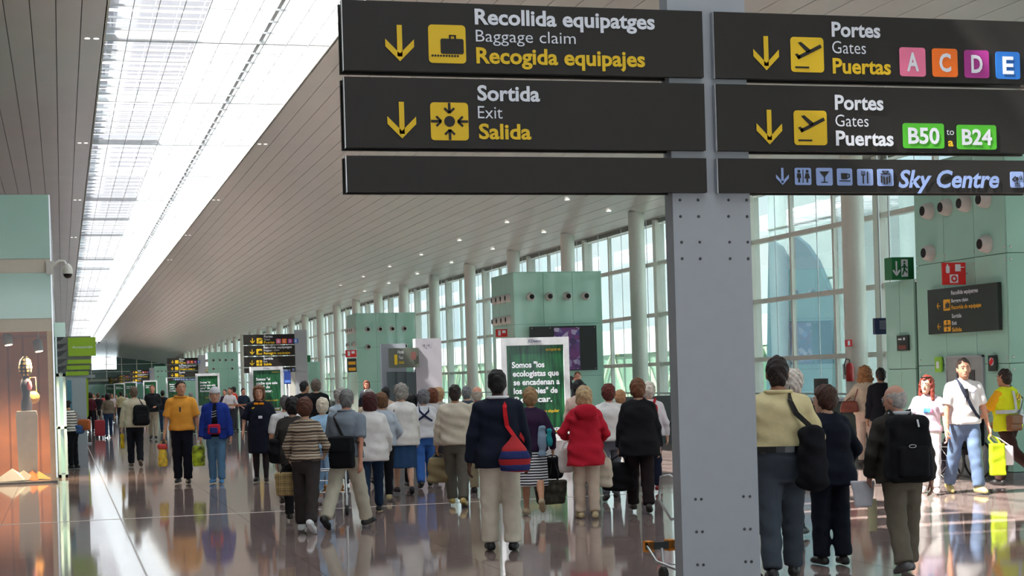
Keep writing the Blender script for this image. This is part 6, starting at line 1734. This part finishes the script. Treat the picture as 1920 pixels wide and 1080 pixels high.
for k in (-1, 1): MB().lathe((k * .13, 0, .045), (1, 0, 0), [(.045, -.015), (.045, .015)], 10).build('wheel', m_black, o)
person('dark clothed walker in jeans behind the dark jacket man', 304, 732, F=62, rz=-10, skin=TAN, hair=('short', (26, 22, 22)), top=dict(name='jacket', col=(30, 32, 40)), bottom=dict(col=(50, 70, 98)), legs=STEP_L)
person('white topped head beside the orange polo man', 357, 735, F=60, rz=0, skin=OLD, hair=('short', (150, 146, 140)), top=dict(name='shirt', col=(222, 218, 218)), bottom=dict(col=(70, 70, 76)), legs=STEP_L)
for k, (px, yt, F_, tc_, bc_, hc_, sx, lab) in enumerate((
    (162, 741, 72, (226, 170, 178), (40, 38, 44), (30, 24, 22), 'f', 'far walker in pink top at the hall left'),
    (168, 736, 66, (74, 24, 34), (26, 22, 26), (24, 20, 20), 'f', 'far walker in dark red dress by the banner'),
    (174, 738, 80, (220, 216, 212), (44, 38, 50), (60, 40, 30), 'm', 'far walker in white top with dark shorts'),
    (183, 737, 70, (30, 30, 34), (22, 24, 30), (90, 58, 36), 'm', 'far walker all in black left of khaki vest'),
    (209, 739, 84, (204, 188, 186), (90, 80, 80), (110, 80, 60), 'f', 'far walker in pale rose right of khaki vest'),
    (226, 734, 75, (176, 168, 130), (36, 40, 50), (30, 26, 24), 'm', 'far walker in khaki shirt beyond the beige jacket'),
    (217, 740, 100, (150, 160, 176), (60, 60, 70), (70, 56, 46), 'm', 'far walker in grey blue shirt'),
    (192, 740, 105, (196, 90, 90), (40, 40, 50), (40, 30, 28), 'f', 'tiny far walker in red shirt'),
    (178, 742, 120, (90, 100, 120), (40, 40, 50), (40, 30, 28), 'm', 'tiny far walker in slate shirt'),
    (236, 740, 110, (210, 206, 200), (70, 60, 50), (90, 70, 50), 'f', 'tiny far walker in cream top'))):
    person(lab, px, yt, F=F_, rz=(0 if k % 2 else 175), sex=sx, skin=TAN, hair=('short' if sx == 'm' else 'bob', hc_), top=dict(name='top', col=tc_, sleeve=.6), bottom=dict(col=bc_), legs=STEP_L if k % 3 else STEP_R, group='far walkers')
# waiting people at a rail in the sun
for px, yt, F_, tc_, lab, rz_ in ((430, 727, 60, (232, 226, 230), 'person in white shirt at the far rail', 160), (438, 725, 62, (222, 62, 44), 'person in bright red shirt at the far rail', 60), (455, 728, 61, (40, 48, 66), 'person in dark blue at the far rail', 200), (421, 730, 64, (60, 40, 60), 'person in plum at the far rail', 150)):
    person(lab, px, yt, F=F_, rz=rz_, skin=RED, hair=('short', (40, 30, 28)), top=dict(name='shirt', col=tc_, sleeve=.6), bottom=dict(col=(60, 60, 70)), legs=STAND, hands=((-.2, .25, 1.0), (.2, .25, 1.0)), group='people at the far rail')
p = P(438, 757, 59)
rl = empty('waiting_rail', (p.x, p.y, 0)); tag(rl, 'wooden topped rail with posts where people lean in the sun', 'rail')
part('rail_top', mat('rail_wood', (176, 120, 84), .4), rl, (-.75, -.1, .98), (1.0, .15, 1.03))
for x_ in (-.65, .1, .85): part('post', m_black, rl, (x_ - .03, -.03, 0), (x_ + .03, .03, .98))

# ---- people on the right
I = person('man in pale yellow shirt and grey trousers at the pylon', 1458, 670, F=13.3, rz=-22, fat=1.14, skin=(168, 118, 94), hair=('short', (40, 28, 26)),
           top=dict(name='shirt', col=(222, 208, 160), sleeve=.9, hem=1.00, box=.7, off=.026, wrk=.006), bottom=dict(col=(66, 74, 84), loose=.014, waist=1.07), legs=((-.16, .12), (.22, .05)), hands=((-.24, .2, .95), (.22, .24, 1.0)))
MB().tube([I.surf(a, 1.472, .024) for a in range(0, 360, 20)], .016, 8, closed=True).build('collar', cloth((222, 208, 160)), I.root)
strap('belt', [I.surf(a, 1.025, .044, .7) for a in range(0, 361, 20)], m_black, I.root, .05)
o = carrier(I, 'shoulder_bag', 'long black shoulder bag on the pale yellow shirt', 'bag')
c = np.array(I.surf(318, .98, .05)) + np.array([.06, -.10, -.02])
lump('body', c, (.09, .13, .26), .08, cloth((18, 19, 24)), o, wob=.008, taper=-.15, yaw=.5)
strap('strap', [c + np.array([.0, .03, .24]), I.surf(305, 1.3, .05), np.array(I.surf(300, 1.40, .045)), np.array(I.top_of(1, .09, .035)), I.surf(60, 1.36, .04), I.surf(30, 1.2, .05), c + np.array([.02, .1, .2])], m_black, o, .05)
o = carrier(I, 'coat', 'dark coat hanging below the arm of the yellow shirt man', 'clothing')
lump('cloth_fold', np.array([-.20, .34, .58]), (.12, .08, .22), .06, cloth((16, 17, 20)), o, wob=.012, taper=-.1)
person('white haired person just beyond the pale yellow shirt', 1484, 697, F=16.5, rz=-60, sex='f', skin=PALE, hair=('curly', (214, 206, 196)), top=dict(name='jacket', col=(40, 44, 54)), bottom=dict(col=(30, 32, 38)), legs=STEP_L)
I = person('short haired woman in navy trouser suit beside yellow shirt man', 1550, 724, F=14.3, rz=-2, sex='f', fat=1.08, skin=PALE, hair=('full', (66, 38, 26)), glasses=True,
           top=dict(name='suit_jacket', col=(22, 26, 40), hem=.78, box=.8, off=.032, flare=.045), bottom=dict(col=(20, 24, 36), loose=.02), legs=((.06, .04), (-.06, .06)), hands=((-.18, .24, 1.0), (.24, .16, .95)), head=(.65, -.06))
I = person('old man with glasses, dark jacket and black backpack', 1686, 722, 1076, rz=-6, fat=1.12, skin=(196, 150, 130), hair=('ring', (172, 168, 164)), glasses=True, lean=.1,
           top=[dict(name='shirt', col=(186, 190, 196), hem=1.1, sleeve=0, off=.014), dict(name='jacket', col=(50, 47, 43), hem=.84, box=.9, off=.036, flare=.02, wrk=.007)], bottom=dict(col=(104, 98, 86), loose=.020), shoes=(96, 96, 98), legs=((-.16, .22), (.16, .06)), hands=((-.26, .14, .90), (.30, .0, .78)), head=(.6, -.08))
MB().tube([I.surf(a, 1.472, .022) for a in range(0, 360, 20)], .018, 8, closed=True).build('collar', cloth((190, 194, 200)), I.root)
backpack(I, 'big black backpack on the old man', (16, 17, 20), (.36, .20, .54), z=1.14, x=-.04)
c = I.last[1]
MB().tube([c + np.array([.03 * math.cos(a) - .02, -.145, .03 + .012 * math.sin(a)]) for a in np.linspace(0, 2 * math.pi, 14)[:-1]], .003, 5, closed=True).build('logo_mark', m_chrome, I.last[0])
MB().ribbon([c + np.array([.04, -.11, .24]), c + np.array([.05, -.115, .18])], [(1, 0, 0)] * 2, .014, .006).build('zip_tag', m_twhite, I.last[0])
o = carrier(I, 'folded_paper', 'pale folded papers held by the old man', 'paper')
lump('sheet', np.array(I.hand[-1]) + np.array([-.06, .02, -.08]), (.09, .012, .11), .008, mat('paper_grey', (196, 198, 206), .7), o, h=.01, wob=.002, taper=.2); lump('sheet', np.array(I.hand[-1]) + np.array([.02, .03, -.26]), (.04, .012, .14), .008, mat('paper_yellow', (206, 200, 160), .7), o, h=.01, wob=.002)
I = person('red haired woman in flowered white top and white trousers', 1738, 705, 926, rz=150, sex='f', skin=PALE, hair=('long', (120, 46, 32)), face=True,
           top=dict(name='t_shirt', mat=mat('flower_print', (222, 206, 224), .8, var=.22, scale=11), sleeve=.35, hem=.92, off=.020), bottom=dict(col=(232, 230, 228), loose=.008), shoes=(226, 212, 210), legs=((.24, .04), (-.22, .18)), hands=((-.26, .12, .88), (.20, .24, 1.0)), head=(-.35, 0))
MB().tube([I.hp(.07 * math.cos(a), -.01 + .085 * math.sin(a), .105) for a in np.linspace(.2, 2.9, 9)], .008, 6).build('sunglasses', m_black, I.root)
for q_, cc in ((80, (70, 130, 200)), (104, (236, 130, 170)), (92, (90, 190, 210))):
    lump('flower', np.array(I.surf(q_, 1.20 + .02 * (q_ % 3), .027)), (.034, .012, .034), .012, mat('flower_%d' % q_, cc, .8), I.root, h=.009, wob=.002)
I = person('tall man in white t-shirt and faded jeans with strap across chest', 1806, 672, 926, rz=172, fat=1.02, skin=(198, 144, 118), hair=('short', (48, 32, 26)), face=True, beard=(150, 108, 88),
           top=dict(name='t_shirt', col=(232, 230, 230), sleeve=.42, hem=.90, box=.5, off=.022), bottom=dict(mat=mat('faded_denim', (92, 112, 142), .85, var=.28, scale=5), loose=.014), shoes=(190, 176, 120), legs=((.20, .03, .03), (-.24, .14, .06)), hands=((-.30, .06, .84), (.28, .10, .86)), head=(-.15, .04))
strap('chest_strap', [np.array(I.top_of(-1, .10, .025)), I.surf(118, 1.38, .03), I.surf(100, 1.26, .034), I.surf(70, 1.12, .034), I.surf(40, 1.02, .036)], cloth((40, 44, 58)), I.root, .045) if False else strap('chest_strap', [np.array(I.top_of(1, .10, .035)), I.surf(58, 1.40, .05), I.surf(66, 1.34, .04), I.surf(80, 1.26, .034), I.surf(100, 1.14, .034), I.surf(125, 1.03, .036), I.surf(145, .98, .04)], cloth((40, 44, 58)), I.root, .045)
MB().ribbon([I.surf(82, 1.36, .034), I.surf(84, 1.24, .036)], [(1, 0, 0)] * 2, .04, .012).build('sunglasses', m_black, I.root)
MB().tube([I.surf(128, 1.33, .030), I.surf(112, 1.30, .032), I.surf(100, 1.32, .032)], .004, 5).build('shirt_print', cloth((60, 66, 110)), I.root)
for k in range(4): MB().tube([I.surf(92 - k * 7, 1.30 - .01 * k, .032), I.surf(90 - k * 7, 1.22, .034)], .004, 5).build('shirt_print', cloth((70, 76, 90)), I.root)
hold_bag(I, -1, 'shopping_bag', 'lime green paper shopping bag in sunlight', 'bag', (190, 214, 40), (.20, .10, .42), drop=.12, r=.012, wob=.003, taper=-.06, dx=-.08, dy=.05)
hold_bag(I, -1, 'shopping_bag', 'white paper bag beside the lime shopping bag', 'bag', (244, 236, 244), (.13, .08, .26), drop=.16, r=.012, wob=.002, dx=-.26, dy=-.02)
I = person('attendant in yellow vest pushing a wheelchair', 1886, 688, 912, rz=22, fat=1.1, skin=(184, 132, 104), hair=('short', (46, 34, 28)),
           top=[dict(name='polo_shirt', col=(232, 170, 36), sleeve=.46, hem=.90, off=.020), dict(name='safety_vest', col=(222, 232, 40), sleeve=0, hem=.84, box=.8, off=.036)], bottom=dict(col=(58, 38, 34), loose=.014), shoes=(24, 22, 22), legs=((-.42, .55), (.30, .06)), hands=((-.26, .34, .96), (.22, .34, .96)))
m_refl = mat('reflective_band', (196, 200, 204), .3)
for a0 in (250, 290): strap('reflective_band', [I.surf(a0, 1.42, .05), I.surf(a0, 1.30, .052), I.surf(a0 + (270 - a0) * .3, 1.15, .055)], m_refl, I.root, .04)
strap('reflective_band', [I.surf(a, 1.12, .050, .8) for a in range(180, 361, 15)], m_refl, I.root, .05)
c = np.array(I.surf(270, 1.27, .055))
for dz, rr, mm in ((0.06, .05, m_bolt), (-.26, .075, m_twhite)):
    q = np.array(I.surf(270 if dz > 0 else 285, 1.27 + dz, .058))
    MB().lathe(q, (0, -1, 0), [(rr, 0), (rr, .004)], 16).build('badge', m_twhite if dz < 0 else m_tyel, I.root)
    MB().tube([q + np.array([.02, -.006, .035]), q + np.array([0, -.006, .01]), q + np.array([.0, -.006, -.02]), q + np.array([-.03, -.006, -.022]), q + np.array([-.04, -.006, -.045])], .005, 5).build('wheelchair_symbol', m_bolt, I.root)
o = carrier(I, 'shoulder_bag', 'brown pouch bag on the attendant in yellow vest', 'bag')
c = np.array(I.surf(232, .96, .06)) + np.array([-.02, -.04, 0]); lump('body', c, (.13, .05, .11), .03, mat('pouch_brown', (122, 80, 48), .6), o, wob=.003); lump('flap', c + np.array([0, -.045, .04]), (.125, .015, .06), .014, mat('pouch_brown', (122, 80, 48)), o, h=.01, wob=.002)
strap('strap', [c + np.array([.1, 0, .1]), I.surf(282, 1.14, .06), I.surf(305, 1.3, .06), np.array(I.top_of(1, .09, .045))], m_black, o, .03)
att = I
# wheelchair in front of the attendant
wp = G(1832, 905)
wc = empty('wheelchair', (12.74, 21.75, 0), R(12)); tag(wc, 'wheelchair with black seat pushed behind the white t-shirt man', 'wheelchair')
for sd in (-1, 1):
    MB().tube([(sd * .27, -.05 + .29 * math.cos(a), .30 + .29 * math.sin(a)) for a in np.linspace(0, 2 * math.pi, 25)[:-1]], .016, 6, closed=True).build('wheel', m_black, wc)
    for k in range(8):
        a = k * math.pi / 4; MB().tube([(sd * .27, -.05, .30), (sd * .27, -.05 + .28 * math.cos(a), .30 + .28 * math.sin(a))], .003, 4).build('spoke', m_chrome, wc)
    MB().tube([(sd * .22, .36 + .07 * math.cos(a), .085 + .07 * math.sin(a)) for a in np.linspace(0, 2 * math.pi, 13)[:-1]], .014, 6, closed=True).build('caster', m_black, wc)
    MB().tube([(sd * .22, -.40, .95), (sd * .22, -.26, .93), (sd * .22, -.24, .5), (sd * .22, .22, .5), (sd * .2, .36, .1)], .012, 6).build('frame_tube', m_chrome, wc)
    part('footrest', m_black, wc, (sd * .12 - .07, .46, .10), (sd * .12 + .07, .60, .12)); MB().tube([(sd * .2, .22, .48), (sd * .15, .48, .12)], .01, 6).build('leg_tube', m_chrome, wc)
    part('armrest', m_black, wc, (sd * .24 - .025, -.2, .70), (sd * .24 + .025, .15, .73))
lump('seat', (0, .0, .49), (.20, .23, .035), .02, cloth((20, 20, 24)), wc, h=.02, wob=.001); lump('backrest', (0, -.26, .72), (.20, .025, .22), .02, cloth((20, 20, 24)), wc, h=.02, wob=.001)
# passenger
p_ = wc.location + Matrix.Rotation(R(12), 3, 'Z') @ Vector((0, -.10, 0))
SEED[0] += 1
I = person('seated wheelchair passenger in plum top behind the t-shirt man', 1840, 735, F=25, rz=12, H=1.6, sex='f', skin=TAN, hair=('full', (30, 22, 24)), seated=True, top=dict(name='top', col=(60, 34, 62), hem=.92), bottom=dict(col=(34, 30, 38)), legs=((1.45, 1.4), (1.45, 1.4)), hands=((-.16, .28, .98), (.16, .28, .98)))
I.root.location = (p_.x, p_.y, -.31)
I = person('woman in beige trouser suit with curly blonde hair seen from behind', 1622, 688, 872, rz=-20, sex='f', fat=1.0, skin=PALE, hair=('wavy', (158, 110, 70)),
           top=dict(name='jacket', col=(214, 198, 176), hem=.90, box=.4, off=.024), bottom=dict(col=(222, 200, 184), loose=.006), shoes=(60, 46, 40), legs=((.03, .02), (-.14, .12)), hands=((-.12, .22, 1.28), (.22, .2, 1.0)))
o = carrier(I, 'handbag', 'reddish brown handbag on the beige suit woman', 'bag')
c = np.array(I.surf(190, 1.02, .05)) + np.array([-.08, -.08, .02]); m_hb = mat('reddish_leather', (126, 58, 40), .4)
lump('body', c, (.15, .07, .10), .04, m_hb, o, wob=.004, taper=-.12); strap('strap', [c + np.array([.08, 0, .08]), I.surf(215, 1.3, .04), np.array(I.top_of(-1, .10, .03)), I.surf(150, 1.25, .04), c + np.array([-.08, .04, .08])], m_hb, o, .025)
person('man in dark suit beside the beige suit woman', 1652, 690, F=28.4, rz=-14, skin=TAN, hair=('short', (30, 24, 24)), top=[dict(name='shirt', col=(220, 222, 228), sleeve=0, hem=1.1, off=.014), dict(name='suit_jacket', col=(28, 30, 38), hem=.80, off=.028, box=.7)], bottom=dict(col=(28, 30, 38)), legs=STAND)

# ---- baggage trolleys
def trolley(loc, rz, label):
    t = empty('baggage_trolley', loc, R(rz)); tag(t, label, 'trolley', 'chrome baggage trolleys')
    r_ = .013
    for sd in (-1, 1):
        MB().tube([(sd * .27, -.40, .07), (sd * .27, -.42, .25), (sd * .25, -.30, .85), (sd * .23, -.36, 1.02)], .016, 8).build('side_tube', m_chrome, t)
        MB().tube([(sd * .27, -.40, .14), (sd * .22, .30, .20), (sd * .12, .62, .29)], r_, 8).build('deck_tube', m_chrome, t)
        MB().lathe((sd * .27, -.40, .07), (1, 0, 0), [(.05, -.02), (.07, -.015), (.07, .015), (.05, .02)], 14).build('wheel', m_black, t)
    MB().lathe((0, .58, .06), (1, 0, 0), [(.04, -.02), (.06, -.015), (.06, .015), (.04, .02)], 14).build('wheel', m_black, t)
    MB().tube([(-.23, -.36, 1.02), (-.22, -.44, 1.05), (.22, -.44, 1.05), (.23, -.36, 1.02)], .018, 8).build('push_handle', m_black, t)
    for x_ in (-.15, -.05, .05, .15): MB().tube([(x_, -.36, .16), (x_, .4, .165)], .006, 6).build('deck_bar', m_chrome, t)
    for z_ in (.3, .45, .6): MB().tube([(-.26, -.37 + (z_ - .25) * .12, z_), (.26, -.37 + (z_ - .25) * .12, z_)], .006, 6).build('cross_bar', m_chrome, t)
    MB().tube([(-.24, -.31, .80), (-.23, .05, .90), (-.22, .20, .88), (-.22, .24, .70), (-.2, .1, .55), (.2, .1, .55), (.22, .24, .70), (.22, .20, .88), (.23, .05, .90), (.24, -.31, .80)], .012, 8).build('basket_rim', m_chrome, t)
    for x_ in (-.1, 0, .1): MB().tube([(x_, .1, .55), (x_, -.33, .6)], .005, 6).build('basket_bar', m_chrome, t)
    for sd in (-1, 1): part('corner_bumper', mat('bumper_orange', (226, 140, 30), .5), t, (sd * .10 - .03, .60, .24), (sd * .10 + .03, .68, .33))
    part('bumper', m_black, t, (-.13, .60, .26), (.13, .64, .32)); MB().tube([(0, .58, .06), (0, .6, .27)], .012, 6).build('fork', m_chrome, t)
    return t
q = P(1312, 1000, 13.0)
trolley((q.x, q.y, 0), 10, 'chrome baggage trolley partly behind the pylon column')
q = P(617, 940, 21.5)
trolley((q.x, q.y, 0), -15, 'chrome baggage trolley among the legs near grey shirted man')
